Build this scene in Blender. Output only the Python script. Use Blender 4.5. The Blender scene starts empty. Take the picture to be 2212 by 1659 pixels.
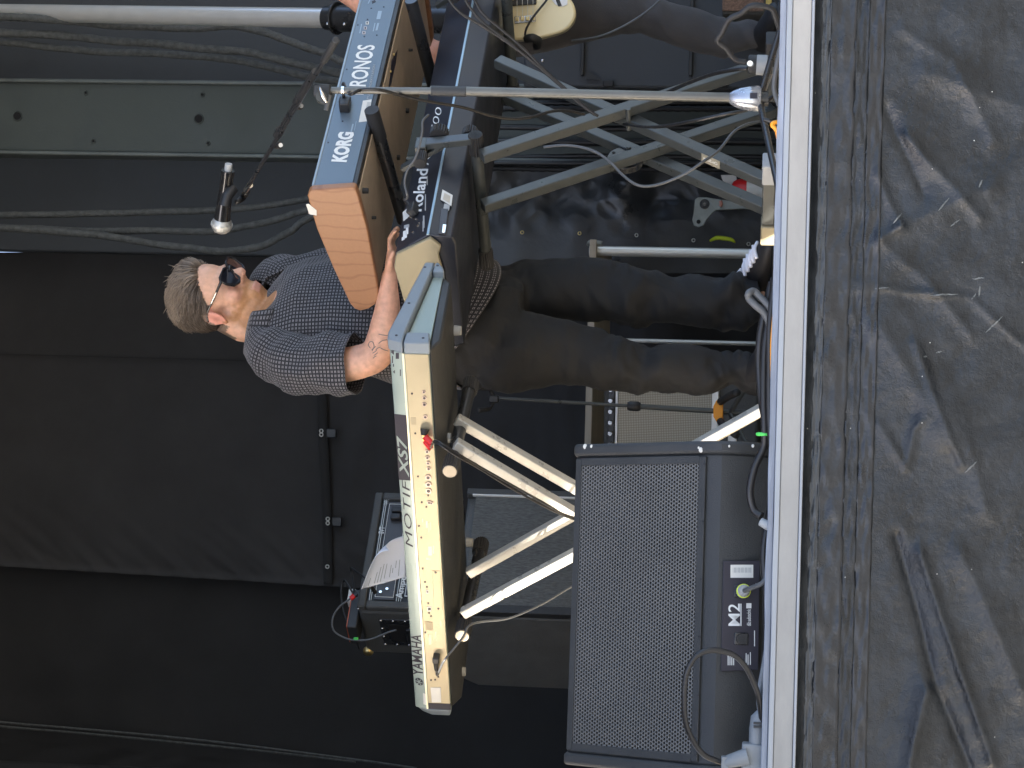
import bpy, bmesh, math, random
from mathutils import Vector, Matrix, noise
from mathutils.bvhtree import BVHTree
random.seed(7)
R = math.radians
SC = bpy.context.scene
COL = SC.collection
V = Vector

# ------------------------------------------------------------------ camera
# the phone was held sideways: world up points to the left of the picture
FPX, PITCH, ROLL = 4800.0, math.atan(534 / 4800.0), R(1.5)
CAM = V((0, -4.6, .04))
_x0 = V((1, 0, 0)); _u0 = V((0, -math.sin(PITCH), math.cos(PITCH)))
FWD = V((0, math.cos(PITCH), math.sin(PITCH)))
E_U = _x0 * math.cos(ROLL) + _u0 * math.sin(ROLL)
E_V = -_x0 * math.sin(ROLL) + _u0 * math.cos(ROLL)
cd = bpy.data.cameras.new('camera'); cam = bpy.data.objects.new('camera', cd); COL.objects.link(cam)
cd.sensor_fit = 'HORIZONTAL'; cd.sensor_width = 36; cd.lens = 36 * FPX / 2212
cd.clip_start = .05; cd.clip_end = 3000
m = Matrix.Identity(4)
for i, c in enumerate((-E_V, E_U, -FWD)):
    for j in range(3): m[j][i] = c[j]
m.translation = CAM
cam.matrix_world = m
SC.camera = cam

# ------------------------------------------------------------------ light
SUN_DIR = V((-.80, -.25, .55)).normalized()         # towards the sun: left of the stage, a little in front of it
w = bpy.data.worlds.new('World'); SC.world = w; w.use_nodes = True
nt = w.node_tree; nt.nodes.clear()
sky = nt.nodes.new('ShaderNodeTexSky'); sky.sky_type = 'NISHITA'; sky.sun_disc = False
sky.sun_elevation = math.asin(SUN_DIR.z); sky.sun_rotation = math.atan2(SUN_DIR.x, SUN_DIR.y)
sky.air_density = .8; sky.dust_density = 5.0; sky.ozone_density = .6; sky.altitude = 100
bg = nt.nodes.new('ShaderNodeBackground'); bg.inputs[1].default_value = .15
wo = nt.nodes.new('ShaderNodeOutputWorld')
nt.links.new(sky.outputs[0], bg.inputs[0]); nt.links.new(bg.outputs[0], wo.inputs[0])
sl = bpy.data.lights.new('sun', 'SUN'); sl.energy = 5.0; sl.angle = R(.5); sl.color = (1, .93, .82)
so = bpy.data.objects.new('sun', sl); COL.objects.link(so)
so.rotation_euler = SUN_DIR.to_track_quat('Z', 'Y').to_euler(); so.location = (-6, 2, 8)
SC.view_settings.view_transform = 'Standard'; SC.view_settings.look = 'None'
SC.view_settings.gamma = 1; SC.view_settings.exposure = 2.3
SC.cycles.use_denoising = True
SC.cycles.max_bounces = 8; SC.cycles.diffuse_bounces = 5

# ------------------------------------------------------------------ measuring helpers
def ray(x, y):
    return (FWD * FPX - E_V * (x - 1106) + E_U * (829.5 - y)).normalized()
def P(x, y, Y):                                     # point of the sight line at depth Y
    d = ray(x, y); return CAM + d * ((Y - CAM.y) / d.y)
def PL(x, y, p0, n, lift=0.0):                      # sight line meets the plane (p0, n)
    d = ray(x, y); return CAM + d * ((p0 - CAM).dot(n) / d.dot(n)) + n * lift
def px(d_px, Y): return d_px * (Y + 4.6) / FPX      # photo pixels to metres at depth Y

# ------------------------------------------------------------------ materials
def principled(name):
    mt = bpy.data.materials.new(name); mt.use_nodes = True
    t = mt.node_tree; b = t.nodes['Principled BSDF']
    return mt, t, b
def nd(t, typ, **kw):
    n = t.nodes.new(typ)
    for k, v in kw.items(): setattr(n, k, v)
    return n
def mat(name, col, rough=.5, metal=0.0, var=.12, vscale=14, bump=0.0, bscale=60, spec=.5, coat=0.0, rvar=.0, sheen=0.0, stretch=None, col2=None, detail=6):
    mt, t, b = principled(name)
    tc = nd(t, 'ShaderNodeTexCoord'); mp = nd(t, 'ShaderNodeMapping')
    if stretch: mp.inputs['Scale'].default_value = stretch
    t.links.new(tc.outputs['Object'], mp.inputs[0])
    n1 = nd(t, 'ShaderNodeTexNoise'); n1.inputs['Scale'].default_value = vscale; n1.inputs['Detail'].default_value = detail
    n1.inputs['Roughness'].default_value = .62
    t.links.new(mp.outputs[0], n1.inputs['Vector'])
    rp = nd(t, 'ShaderNodeValToRGB')
    c = V(col[:3]); c2 = V(col2) if col2 else None
    lo = c * (1 - var) if not c2 else c
    hi = c * (1 + var) if not c2 else c2
    rp.color_ramp.elements[0].position = .3; rp.color_ramp.elements[1].position = .7
    rp.color_ramp.elements[0].color = (*lo, 1); rp.color_ramp.elements[1].color = (*hi, 1)
    t.links.new(n1.outputs[0], rp.inputs[0]); t.links.new(rp.outputs[0], b.inputs['Base Color'])
    b.inputs['Roughness'].default_value = rough; b.inputs['Metallic'].default_value = metal
    b.inputs['Specular IOR Level'].default_value = spec
    if coat: b.inputs['Coat Weight'].default_value = coat; b.inputs['Coat Roughness'].default_value = .15
    if sheen: b.inputs['Sheen Weight'].default_value = sheen; b.inputs['Sheen Roughness'].default_value = .5
    if rvar:
        mr = nd(t, 'ShaderNodeMapRange'); mr.inputs['To Min'].default_value = max(.03, rough - rvar); mr.inputs['To Max'].default_value = min(1, rough + rvar)
        mr.inputs['From Min'].default_value = .3; mr.inputs['From Max'].default_value = .7
        t.links.new(n1.outputs[0], mr.inputs[0]); t.links.new(mr.outputs[0], b.inputs['Roughness'])
    if bump:
        n2 = nd(t, 'ShaderNodeTexNoise'); n2.inputs['Scale'].default_value = bscale; n2.inputs['Detail'].default_value = 4
        t.links.new(mp.outputs[0], n2.inputs['Vector'])
        bp = nd(t, 'ShaderNodeBump'); bp.inputs['Strength'].default_value = bump; bp.inputs['Distance'].default_value = .004
        t.links.new(n2.outputs[0], bp.inputs['Height']); t.links.new(bp.outputs[0], b.inputs['Normal'])
    return mt

M = {}
M['black_plastic'] = mat('black_plastic', (.018, .019, .021), .42, bump=.15, bscale=300, rvar=.1)
M['dark_plastic'] = mat('dark_plastic', (.028, .03, .032), .5, bump=.2, bscale=350, rvar=.08)
M['black_metal'] = mat('black_metal', (.02, .021, .023), .3, .0, rvar=.1, coat=.3)
M['stand_steel'] = mat('stand_steel', (.058, .064, .063), .33, .15, rvar=.08, vscale=25)
M['rubber'] = mat('rubber', (.02, .02, .021), .6, bump=.1, bscale=200)
M['cable'] = mat('cable', (.014, .014, .015), .38, rvar=.12, vscale=30)
M['cable_grey'] = mat('cable_grey', (.09, .095, .1), .5, vscale=30)
M['chrome'] = mat('chrome', (.75, .75, .74), .2, 1.0, var=.03, rvar=.05)
M['alu'] = mat('alu', (.66, .66, .62), .4, .6, var=.06, rvar=.12, stretch=(1, 1, .1))
M['brass'] = mat('brass', (.7, .55, .25), .3, 1.0, var=.05)
M['white_label'] = mat('white_label', (.66, .65, .6), .55, var=.04)
M['white_ink'] = mat('white_ink', (.75, .76, .74), .55, var=.03)
M['dark_ink'] = mat('dark_ink', (.02, .018, .03), .5)
M['grey_ink'] = mat('grey_ink', (.35, .36, .36), .6)
M['curtain'] = mat('curtain', (.034, .0325, .033), .85, var=.2, vscale=3, bump=.25, bscale=500, sheen=.15)
M['curtain_dark'] = mat('curtain_dark', (.022, .0215, .022), .88, var=.2, vscale=3, bump=.25, bscale=500, sheen=.1)
M['wall'] = mat('wall', (.043, .049, .057), .6, var=.25, vscale=2.5, bump=.1, bscale=80, rvar=.15)  # blue of this base stands in for lens haze over the wall
M['column'] = mat('column', (.054, .065, .06), .55, .2, var=.22, vscale=4, bump=.12, bscale=120, rvar=.15)
M['column_edge'] = mat('column_edge', (.12, .135, .128), .5, .2, var=.2, vscale=10)
M['hose'] = mat('hose', (.08, .084, .082), .85, var=.35, vscale=45, bump=1.0, bscale=110)
M['tarp_rear'] = mat('tarp_rear', (.03, .032, .034), .38, var=.25, vscale=4, bump=.2, bscale=60, rvar=.15)
M['red'] = mat('red', (.62, .02, .02), .35, var=.08)
M['orange'] = mat('orange', (.85, .33, .02), .4, var=.06)
M['neon'] = mat('neon', (.75, .9, .05), .5, var=.06)
M['green_tape'] = mat('green_tape', (.1, .7, .12), .5, var=.06)
M['blue_ring'] = mat('blue_ring', (.06, .16, .5), .4)
M['riser_wood'] = mat('riser_wood', (.42, .36, .27), .6, var=.15, vscale=12, stretch=(.2, 1, 1))
M['floor'] = mat('floor', (.58, .47, .31), .7, var=.12, vscale=4)
M['ground'] = mat('ground', (.15, .155, .16), .9, var=.2, vscale=1.2)
M['roof'] = mat('roof', (.18, .19, .2), .8, var=.15, vscale=2)
M['lip'] = mat('lip', (.31, .305, .29), .62, .05, var=.1, vscale=18, bump=.12, bscale=140, stretch=(.4, 1, 1), detail=9)
M['lip_edge'] = mat('lip_edge', (.31, .335, .37), .35, .4, var=.1, vscale=10, stretch=(.15, 1, 1))
M['film'] = mat('film', (.22, .25, .31), .28, .0, var=.35, vscale=22, stretch=(.12, 2, 2), rvar=.12)
M['korg_sky_sheen'] = mat('korg_sky_sheen', (.11, .15, .19), .38, .2, var=.05, vscale=5, rvar=.06)  # dark back panel, its sky reflection put into the blue base colour
M['korg_rim'] = mat('korg_rim', (.25, .31, .36), .35, .3, var=.05)
M['hardboard'] = mat('hardboard', (.42, .33, .235), .6, var=.15, vscale=9, bump=.06, bscale=150, detail=9)
M['roland_navy'] = mat('roland_navy', (.02, .023, .032), .38, .1, var=.15, vscale=6, rvar=.1)
M['roland_edge'] = mat('roland_edge', (.25, .33, .37), .35, .4, var=.1)
M['cream'] = mat('cream', (.26, .228, .15), .5, .2, var=.06, vscale=8)
M['yam_silver'] = mat('yam_silver', (.27, .33, .305), .42, .2, var=.05, vscale=7, rvar=.06)
M['yam_cap'] = mat('yam_cap', (.2, .235, .265), .45, .1, var=.06, vscale=8)
M['yam_panel'] = mat('yam_panel', (.44, .375, .245), .42, .25, var=.06, vscale=7, stretch=(1, 1, 1), rvar=.08)  # silver panel with warm bounce light put into its tan base
M['wedge'] = mat('wedge', (.034, .036, .037), .55, var=.18, vscale=9, bump=.35, bscale=420, rvar=.1)
M['grille_steel'] = mat('grille_steel', (.145, .145, .142), .5, .1, var=.1, vscale=6, bump=.1, bscale=300)
M['foam'] = mat('foam', (.022, .022, .022), .95, bump=.6, bscale=250)
M['tolex'] = mat('tolex', (.07, .072, .07), .6, var=.15, vscale=20, bump=.6, bscale=320, rvar=.1)
M['cab_cloth'] = mat('cab_cloth', (.11, .115, .112), .9, var=.35, vscale=220, bump=.4, bscale=260, stretch=(1, 1, .25))
M['paper'] = mat('paper', (.86, .86, .92), .7, var=.02)
M['faceplate'] = mat('faceplate', (.05, .05, .055), .4, .2)
M['silver_trim'] = mat('silver_trim', (.6, .6, .58), .35, .6, var=.06)
M['skin'] = None
M['lens'] = mat('lens', (.008, .007, .01), .06, 0, spec=.8, coat=.6)
M['frame'] = mat('frame', (.01, .01, .011), .18, coat=.5)
M['tattoo'] = mat('tattoo', (.2, .17, .15), .7)
M['pants'] = mat('pants', (.005, .0057, .007), .75, var=.15, vscale=5, bump=.35, bscale=420, sheen=.04)
M['pants_b'] = mat('pants_b', (.046, .043, .044), .85, var=.15, vscale=6, bump=.3, bscale=320, sheen=.15)
M['shoe'] = mat('shoe', (.016, .016, .018), .6, bump=.2)
M['lace'] = mat('lace', (.8, .8, .86), .7)
M['bass_cream'] = mat('bass_cream', (.8, .68, .4), .22, var=.03, vscale=6, coat=.6)
M['pickguard'] = mat('pickguard', (.8, .8, .8), .3, var=.03)
M['drape'] = mat('drape', (.03, .03, .03), .9)
M['ivory'] = mat('ivory', (.75, .73, .66), .35)

# ------------------------------------------------------------------ mesh helpers
class MB:
    def __init__(s): s.v = []; s.f = []; s.uv = None
    def add(s, vs, fs):
        o = len(s.v); s.v += [V(q) for q in vs]; s.f += [tuple(i + o for i in q) for q in fs]; return s
    def box(s, c, ax, h):                            # centre, three axes, three half sizes
        c = V(c); a = [V(k) for k in ax]
        vs = [c + a[0] * h[0] * i + a[1] * h[1] * j + a[2] * h[2] * k for i in (-1, 1) for j in (-1, 1) for k in (-1, 1)]
        return s.add(vs, [(0, 1, 3, 2), (4, 6, 7, 5), (0, 4, 5, 1), (2, 3, 7, 6), (0, 2, 6, 4), (1, 5, 7, 3)])
    def prism(s, poly, vec):
        n = len(poly); vec = V(vec); vs = [V(q) for q in poly] + [V(q) + vec for q in poly]
        fs = [tuple(range(n))[::-1], tuple(range(n, 2 * n))] + [(i, (i + 1) % n, n + (i + 1) % n, n + i) for i in range(n)]
        return s.add(vs, fs)
    def bar(s, p0, p1, n1, w1, w2):                  # square bar: n1 = direction of the w1 side
        p0 = V(p0); p1 = V(p1); d = (p1 - p0).normalized(); n1 = (V(n1) - d * V(n1).dot(d)).normalized(); n2 = d.cross(n1)
        return s.box((p0 + p1) / 2, (d, n1, n2), ((p1 - p0).length / 2, w1 / 2, w2 / 2))
    def loft(s, rings, cap=True):
        n = len(rings[0]); vs = [q for r_ in rings for q in r_]; fs = []
        for i in range(len(rings) - 1):
            for k in range(n):
                a = i * n + k; b = i * n + (k + 1) % n; fs.append((a, b, b + n, a + n))
        if cap: fs += [tuple(range(n))[::-1], tuple((len(rings) - 1) * n + k for k in range(n))]
        return s.add(vs, fs)
    def tube(s, pts, r, n=10, smooth=0, cap=True, up=None):
        pts = [V(q) for q in pts]
        if smooth: pts, r = catmull(pts, smooth, r)
        if not isinstance(r, (list, tuple)): r = [r] * len(pts)
        rings = []; prev = None
        for i, q in enumerate(pts):
            d = (pts[min(i + 1, len(pts) - 1)] - pts[max(i - 1, 0)]).normalized()
            if prev is None:
                a = V((0, 0, 1)) if abs(d.z) < .9 else V((1, 0, 0))
                prev = (a - d * a.dot(d)).normalized()
            else: prev = (prev - d * prev.dot(d)).normalized()
            b = d.cross(prev)
            rings.append([q + (prev * math.cos(2 * math.pi * k / n) + b * math.sin(2 * math.pi * k / n)) * r[i] for k in range(n)])
        return s.loft(rings, cap)
    def cyl(s, p0, p1, r0, r1=None, n=20): return s.tube([p0, p1], [r0, r0 if r1 is None else r1], n)
    def knurl(s, p0, p1, r, n=20):                  # ridged cylinder
        p0 = V(p0); p1 = V(p1); d = (p1 - p0).normalized(); a = V((0, 0, 1)) if abs(d.z) < .9 else V((1, 0, 0)); a = (a - d * a.dot(d)).normalized(); b = d.cross(a)
        def ring(q, k0): return [q + (a * math.cos(math.pi * k / n) + b * math.sin(math.pi * k / n)) * r * k0 * (1 if k % 2 else .9) for k in range(2 * n)]
        return s.loft([ring(p0, .93), ring(p0 + d * .003, 1), ring(p1 - d * .003, 1), ring(p1, .93)])
    def ell(s, c, ax, rr, nu=20, nv=12):
        c = V(c); a = [V(k) for k in ax]; rings = []
        for i in range(1, nv):
            ph = math.pi * i / nv
            rings.append([c + a[0] * rr[0] * math.sin(ph) * math.cos(2 * math.pi * k / nu) + a[1] * rr[1] * math.sin(ph) * math.sin(2 * math.pi * k / nu) + a[2] * rr[2] * math.cos(ph) for k in range(nu)])
        o = len(s.v); s.loft(rings, cap=False)
        t0 = len(s.v); s.v += [c + a[2] * rr[2], c - a[2] * rr[2]]
        for k in range(nu):
            s.f.append((t0, o + (k + 1) % nu, o + k)); e = o + (nv - 2) * nu; s.f.append((t0 + 1, e + k, e + (k + 1) % nu))
        return s
    def grid(s, fn, nu, nv):
        vs = [fn(i / nu, j / nv) for j in range(nv + 1) for i in range(nu + 1)]; w_ = nu + 1
        return s.add(vs, [(j * w_ + i, j * w_ + i + 1, (j + 1) * w_ + i + 1, (j + 1) * w_ + i) for j in range(nv) for i in range(nu)])
    def mesh(s, name):
        me = bpy.data.meshes.new(name); me.from_pydata([tuple(q) for q in s.v], [], s.f); me.update()
        bm = bmesh.new(); bm.from_mesh(me); bmesh.ops.recalc_face_normals(bm, faces=bm.faces); bm.to_mesh(me); bm.free()
        return me
    def build(s, name, mt, parent=None, smooth=False, bevel=0, segs=2):
        return link(name, s.mesh(name), mt, parent, smooth, bevel, segs)

def catmull(pts, k, r=None):
    out = []; rr = []; n = len(pts); rl = r if isinstance(r, (list, tuple)) else None
    for i in range(n - 1):
        a, b, c, d = pts[max(i - 1, 0)], pts[i], pts[i + 1], pts[min(i + 2, n - 1)]
        for j in range(k):
            t = j / k
            out.append(.5 * ((2 * b) + (c - a) * t + (2 * a - 5 * b + 4 * c - d) * t * t + (3 * b - a - 3 * c + d) * t ** 3))
            if rl: rr.append(rl[i] * (1 - t) + rl[i + 1] * t)
    out.append(pts[-1])
    if rl: rr.append(rl[-1])
    return out, (rr if rl else r)

def link(name, me, mt, parent=None, smooth=False, bevel=0, segs=2):
    o = bpy.data.objects.new(name, me); COL.objects.link(o)
    if mt is not None:
        me.materials.clear(); me.materials.append(M[mt] if isinstance(mt, str) else mt)
    if parent is not None:
        o.parent = parent
        if parent.type == 'EMPTY': o.matrix_parent_inverse = Matrix.Translation(-parent.location)
    if smooth:
        for p_ in me.polygons: p_.use_smooth = True
        if smooth == 'auto': me.set_sharp_from_angle(angle=R(35))
    if bevel:
        b = o.modifiers.new('bevel', 'BEVEL'); b.width = bevel; b.segments = segs; b.limit_method = 'ANGLE'; b.angle_limit = R(40)
        if not smooth:
            for p_ in me.polygons: p_.use_smooth = True
            me.set_sharp_from_angle(angle=R(30))
    return o
def tag(o, label, cat, group=None):
    o['label'] = label; o['category'] = cat
    if group: o['group'] = group
    return o
def thing(name, label, cat, loc=(0, 0, 0), group=None):
    o = bpy.data.objects.new(name, None); COL.objects.link(o); o.location = V(loc); o.empty_display_size = .1
    return tag(o, label, cat, group)
def struct(o, kind='structure'): o['kind'] = kind; return o

def glyphs(txt, bold=0.0, shear=0.0, spacing=1.0):
    cu = bpy.data.curves.new('t', 'FONT'); cu.body = txt; cu.offset = bold; cu.shear = shear; cu.resolution_u = 3; cu.space_character = spacing
    ob = bpy.data.objects.new('t', cu); COL.objects.link(ob)
    dg = bpy.context.evaluated_depsgraph_get(); me = bpy.data.meshes.new_from_object(ob.evaluated_get(dg))
    bpy.data.objects.remove(ob); return me
def text(name, txt, p0, n, TL, BL, TR, BR, mt, parent, bold=0.0, shear=0.0, lift=.0008, spacing=1.0):
    # lettering that lies on the plane (p0, n) inside the given corners
    me = glyphs(txt, bold, shear, spacing); c = [PL(*q, p0, n, lift) for q in (TL, BL, TR, BR)]
    xs = [v.co.x for v in me.vertices]; ys = [v.co.y for v in me.vertices]; x0, x1, y0, y1 = min(xs), max(xs), min(ys), max(ys)
    for v in me.vertices:
        a = (v.co.x - x0) / (x1 - x0); b = (v.co.y - y0) / (y1 - y0)
        v.co = (c[1] * (1 - a) + c[3] * a) * (1 - b) + (c[0] * (1 - a) + c[2] * a) * b
    return link(name, me, mt, parent)
def patch(name, pts, p0, n, mt, parent, th=.001, bevel=0):   # thin plate lying on a plane, outline in photo pixels
    poly = [PL(x, y, p0, n, 0) for x, y in pts]
    return MB().prism(poly, n * th).build(name, mt, parent, bevel=bevel)
def stud(mb, x, y, p0, n, r, h=.002, k=10):
    q = PL(x, y, p0, n, 0); mb.cyl(q - n * .001, q + n * h, r, r * .85, k); return mb
def rect(x0, y0, x1, y1): return [(x0, y0), (x1, y0), (x1, y1), (x0, y1)]
def fuse(mb, name, voxel, smooth=6):                 # one continuous closed surface
    me = mb.mesh(name + '_raw'); ob = bpy.data.objects.new('tmp', me); COL.objects.link(ob)
    rm = ob.modifiers.new('r', 'REMESH'); rm.mode = 'VOXEL'; rm.voxel_size = voxel; rm.use_smooth_shade = True
    if smooth: sm = ob.modifiers.new('s', 'SMOOTH'); sm.factor = .5; sm.iterations = smooth
    dg = bpy.context.evaluated_depsgraph_get(); out = bpy.data.meshes.new_from_object(ob.evaluated_get(dg)); out.name = name
    bpy.data.objects.remove(ob); return out
def nz(x, y, z=0.0, s=1.0): return noise.noise(V((x * s, y * s, z * s)))
Z = V((0, 0, 1))
# ================================================================== THE SETTING
g = MB().grid(lambda a, b: V((-400 + 800 * a, -300 + 800 * b, -1.35)), 8, 8).build('ground', 'ground'); struct(g)
f = MB().box((0, 3.02, -.03), (V((1, 0, 0)), V((0, 1, 0)), Z), (6, 2.995, .0295)).build('stage_floor', 'floor'); struct(f)
rf = MB().box((-.35, 2.25, 4.3), (V((1, 0, 0)), V((0, 1, 0)), Z), (5.3, 3.45, .08)).build('unseen_shade_roof', 'roof'); struct(rf)  # unseen roof, its edges placed so the sun reaches only the low parts

# --- stage edge: pale aluminium profile with a bright lower bead and a film-covered upper bead
t = thing('stage_edge', 'long pale grey metal edge along the front of the stage floor', 'stage edge', (0, 0, 0))
def strip(name, z0, z1, y0, y1, mt, wob=0.0):
    n = 120
    def ring(i):
        x = -3.2 + 6.4 * i / n; k = wob * nz(x, .3, z0, 9)
        return [V((x, y0 + k, z0)), V((x, y0 + k, z1 + k * .5)), V((x, y1, z1 + k * .5)), V((x, y1, z0))]
    return MB().loft([ring(i) for i in range(n + 1)]).build(name, mt, t, bevel=.0015)
strip('face_profile', -.047, -.0085, -.012, .024, 'lip')
strip('lower_bead', -.0535, -.0475, -.016, .02, 'lip_edge')
strip('upper_bead', -.008, .0035, -.0145, .02, 'lip_edge', .002)
strip('film_cover', .0038, .017, -.006, .03, 'film', .006)

# --- skirt: crumpled black tarpaulin hanging under the edge
mt, tr, b = principled('tarp')
tc = nd(tr, 'ShaderNodeTexCoord')
n1 = nd(tr, 'ShaderNodeTexNoise'); n1.inputs['Scale'].default_value = 9; n1.inputs['Detail'].default_value = 10; n1.inputs['Roughness'].default_value = .7
n2 = nd(tr, 'ShaderNodeTexNoise'); n2.inputs['Scale'].default_value = 60; n2.inputs['Detail'].default_value = 5
vo = nd(tr, 'ShaderNodeTexVoronoi'); vo.inputs['Scale'].default_value = 46
for q in (n1, n2, vo): tr.links.new(tc.outputs['Object'], q.inputs['Vector'])
rp = nd(tr, 'ShaderNodeValToRGB'); rp.color_ramp.elements[0].position = .4; rp.color_ramp.elements[1].position = .74
rp.color_ramp.elements[0].color = (.004, .0055, .007, 1); rp.color_ramp.elements[1].color = (.024, .029, .035, 1)
tr.links.new(n1.outputs[0], rp.inputs[0])
lt = nd(tr, 'ShaderNodeMath', operation='LESS_THAN'); lt.inputs[1].default_value = .055; tr.links.new(vo.outputs['Distance'], lt.inputs[0])
gt = nd(tr, 'ShaderNodeMath', operation='GREATER_THAN'); gt.inputs[1].default_value = .6
n3 = nd(tr, 'ShaderNodeTexNoise'); n3.inputs['Scale'].default_value = 23; tr.links.new(tc.outputs['Object'], n3.inputs['Vector']); tr.links.new(n3.outputs[0], gt.inputs[0])
ml = nd(tr, 'ShaderNodeMath', operation='MULTIPLY'); tr.links.new(lt.outputs[0], ml.inputs[0]); tr.links.new(gt.outputs[0], ml.inputs[1])
mx = nd(tr, 'ShaderNodeMix', data_type='RGBA'); mx.inputs['B'].default_value = (.6, .6, .56, 1)
tr.links.new(ml.outputs[0], mx.inputs['Factor']); tr.links.new(rp.outputs[0], mx.inputs['A']); tr.links.new(mx.outputs['Result'], b.inputs['Base Color'])
mr = nd(tr, 'ShaderNodeMapRange'); mr.inputs['From Min'].default_value = .3; mr.inputs['From Max'].default_value = .7; mr.inputs['To Min'].default_value = .24; mr.inputs['To Max'].default_value = .5
tr.links.new(n1.outputs[0], mr.inputs[0]); tr.links.new(mr.outputs[0], b.inputs['Roughness'])
bp = nd(tr, 'ShaderNodeBump'); bp.inputs['Strength'].default_value = .5; bp.inputs['Distance'].default_value = .005
n4 = nd(tr, 'ShaderNodeTexNoise'); n4.inputs['Scale'].default_value = 150; n4.inputs['Detail'].default_value = 4; n4.inputs['Distortion'].default_value = 1.5; tr.links.new(tc.outputs['Object'], n4.inputs['Vector'])
ad = nd(tr, 'ShaderNodeMath', operation='MULTIPLY_ADD'); ad.inputs[1].default_value = .45; tr.links.new(n4.outputs[0], ad.inputs[0]); tr.links.new(n2.outputs[0], ad.inputs[2])
tr.links.new(ad.outputs[0], bp.inputs['Height']); tr.links.new(bp.outputs[0], b.inputs['Normal'])
M['tarp'] = mt
M['tape_grey'] = mat('tape_grey', (.04, .045, .05), .3, var=.3, vscale=14, bump=.4, bscale=90, rvar=.12)
M['tape_dark'] = mat('tape_dark', (.016, .0175, .02), .32, var=.3, vscale=14, bump=.35, bscale=90, rvar=.1)
M['scuff'] = mat('scuff', (.11, .12, .12), .6, var=.5, vscale=60)
RID = [  # folds of the tarpaulin: photo polyline, width px, height m
    ([(1980, 740), (2010, 833), (2026, 876), (2046, 929), (2079, 1005)], 9, .011), ([(1904, 707), (1950, 780), (2003, 879), (2030, 950)], 34, .016),
    ([(1937, 1158), (1988, 1334), (2022, 1480), (2079, 1615), (2110, 1700)], 10, -.016), ([(1988, 1192), (2035, 1334), (2079, 1459), (2147, 1652)], 9, .016),
    ([(2003, 1495), (1983, 1571), (1961, 1680)], 20, .022), ([(1897, 374), (1920, 430), (1948, 487)], 9, .012), ([(1948, 487), (1905, 512)], 11, .014),
    ([(1960, 290), (2000, 340), (2060, 400), (2120, 470)], 12, .012), ([(1915, 230), (1960, 330), (2000, 420)], 10, -.010), ([(1828, 610), (1977, 631), (2099, 641), (2142, 681), (2230, 760)], 6, .008),
    ([(1950, 490), (2050, 440), (2150, 400)], 26, .010), ([(1900, 520), (2000, 600), (2100, 720)], 14, .008), ([(2050, 880), (2100, 980), (2130, 1100)], 30, .012),
    ([(1900, 920), (1960, 1010), (1975, 930), (1990, 910)], 9, .010), ([(2000, 150), (2100, 190), (2212, 230)], 30, .012), ([(2080, 1200), (2140, 1330), (2212, 1500)], 24, .014), ([(1950, 60), (2060, 130), (2150, 300)], 16, .009)]
RIDW = []
for pts, wd, hh in RID:
    RIDW.append(([P(x, y, 0) for x, y in pts], px(wd, 0), hh))
def skirt_y(x, z):
    d = .006 * nz(x, z, 0, 3.1) + .004 * nz(x * .6, z * 1.4, 3, 8) + .0015 * nz(x, z, 5, 21) + .0008 * nz(x, z, 9, 47)
    d += .004 * nz(x, z * .12, 4, 26) * max(0, 1 - (-.05 - z) / .16) + .001 * abs(nz(x - z, z + x * .4, 6, 30))
    d += .003 * abs(nz(x + .5 * z, z - .3 * x, 2, 11)) - .002
    for pl, wd, hh in RIDW:
        best = 9
        for k in range(len(pl) - 1):
            ax, az, bx_, bz = pl[k].x, pl[k].z, pl[k + 1].x, pl[k + 1].z
            vx, vz = bx_ - ax, bz - az; L = vx * vx + vz * vz
            tt = max(0, min(1, ((x - ax) * vx + (z - az) * vz) / L)); dd = math.hypot(x - ax - vx * tt, z - az - vz * tt)
            if dd < best: best = dd
        if best < wd * 2.2: d += .8 * hh * math.exp(-(best / wd) ** 1.3)
    return .012 - d
sk = thing('stage_skirt', 'crumpled black tarpaulin skirt hanging below the pale stage edge', 'tarpaulin', (0, .02, -.6))
def sfun(a, b): x = -2.6 + 5.2 * a; z = -.0545 - .72 * b;  return V((x, skirt_y(x, z) + .03 * (1 - math.exp(-b * 60)) - .02, z))
MB().grid(sfun, 840, 130).build('tarpaulin', 'tarp', sk, smooth=True)
def band(name, v0, v1, th, mt, x0=-2.6, x1=2.6, edge=.0):
    z0 = P(v0, 830, 0).z; z1 = P(v1, 830, 0).z; n = 400
    def fn(a, b):
        x = x0 + (x1 - x0) * a; z = z0 + (z1 - z0) * b + edge * nz(x, b * 3, 1, 14)
        return V((x, skirt_y(x, z) + .01 - th + .0016 * nz(x, z, 4, 40) + .005 * nz(x * 2, b * .4, 7, 11) + .003 * nz(x * 2, b * .5, 3, 27), z))
    o = MB().grid(fn, n, 8).build(name, mt, sk, smooth=True)
    s_ = o.modifiers.new('s', 'SOLIDIFY'); s_.thickness = .002; s_.offset = 0
    return o
band('tape_strip', 1755, 1776, .0075, 'tape_grey', edge=.002)
band('hem_fold', 1772, 1831, .006, 'tape_dark', edge=.001)
band('hem_fold', 1828, 1859, .0045, 'tarp', edge=.001)
band('hem_fold', 1857, 1893, .003, 'tape_dark')
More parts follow.
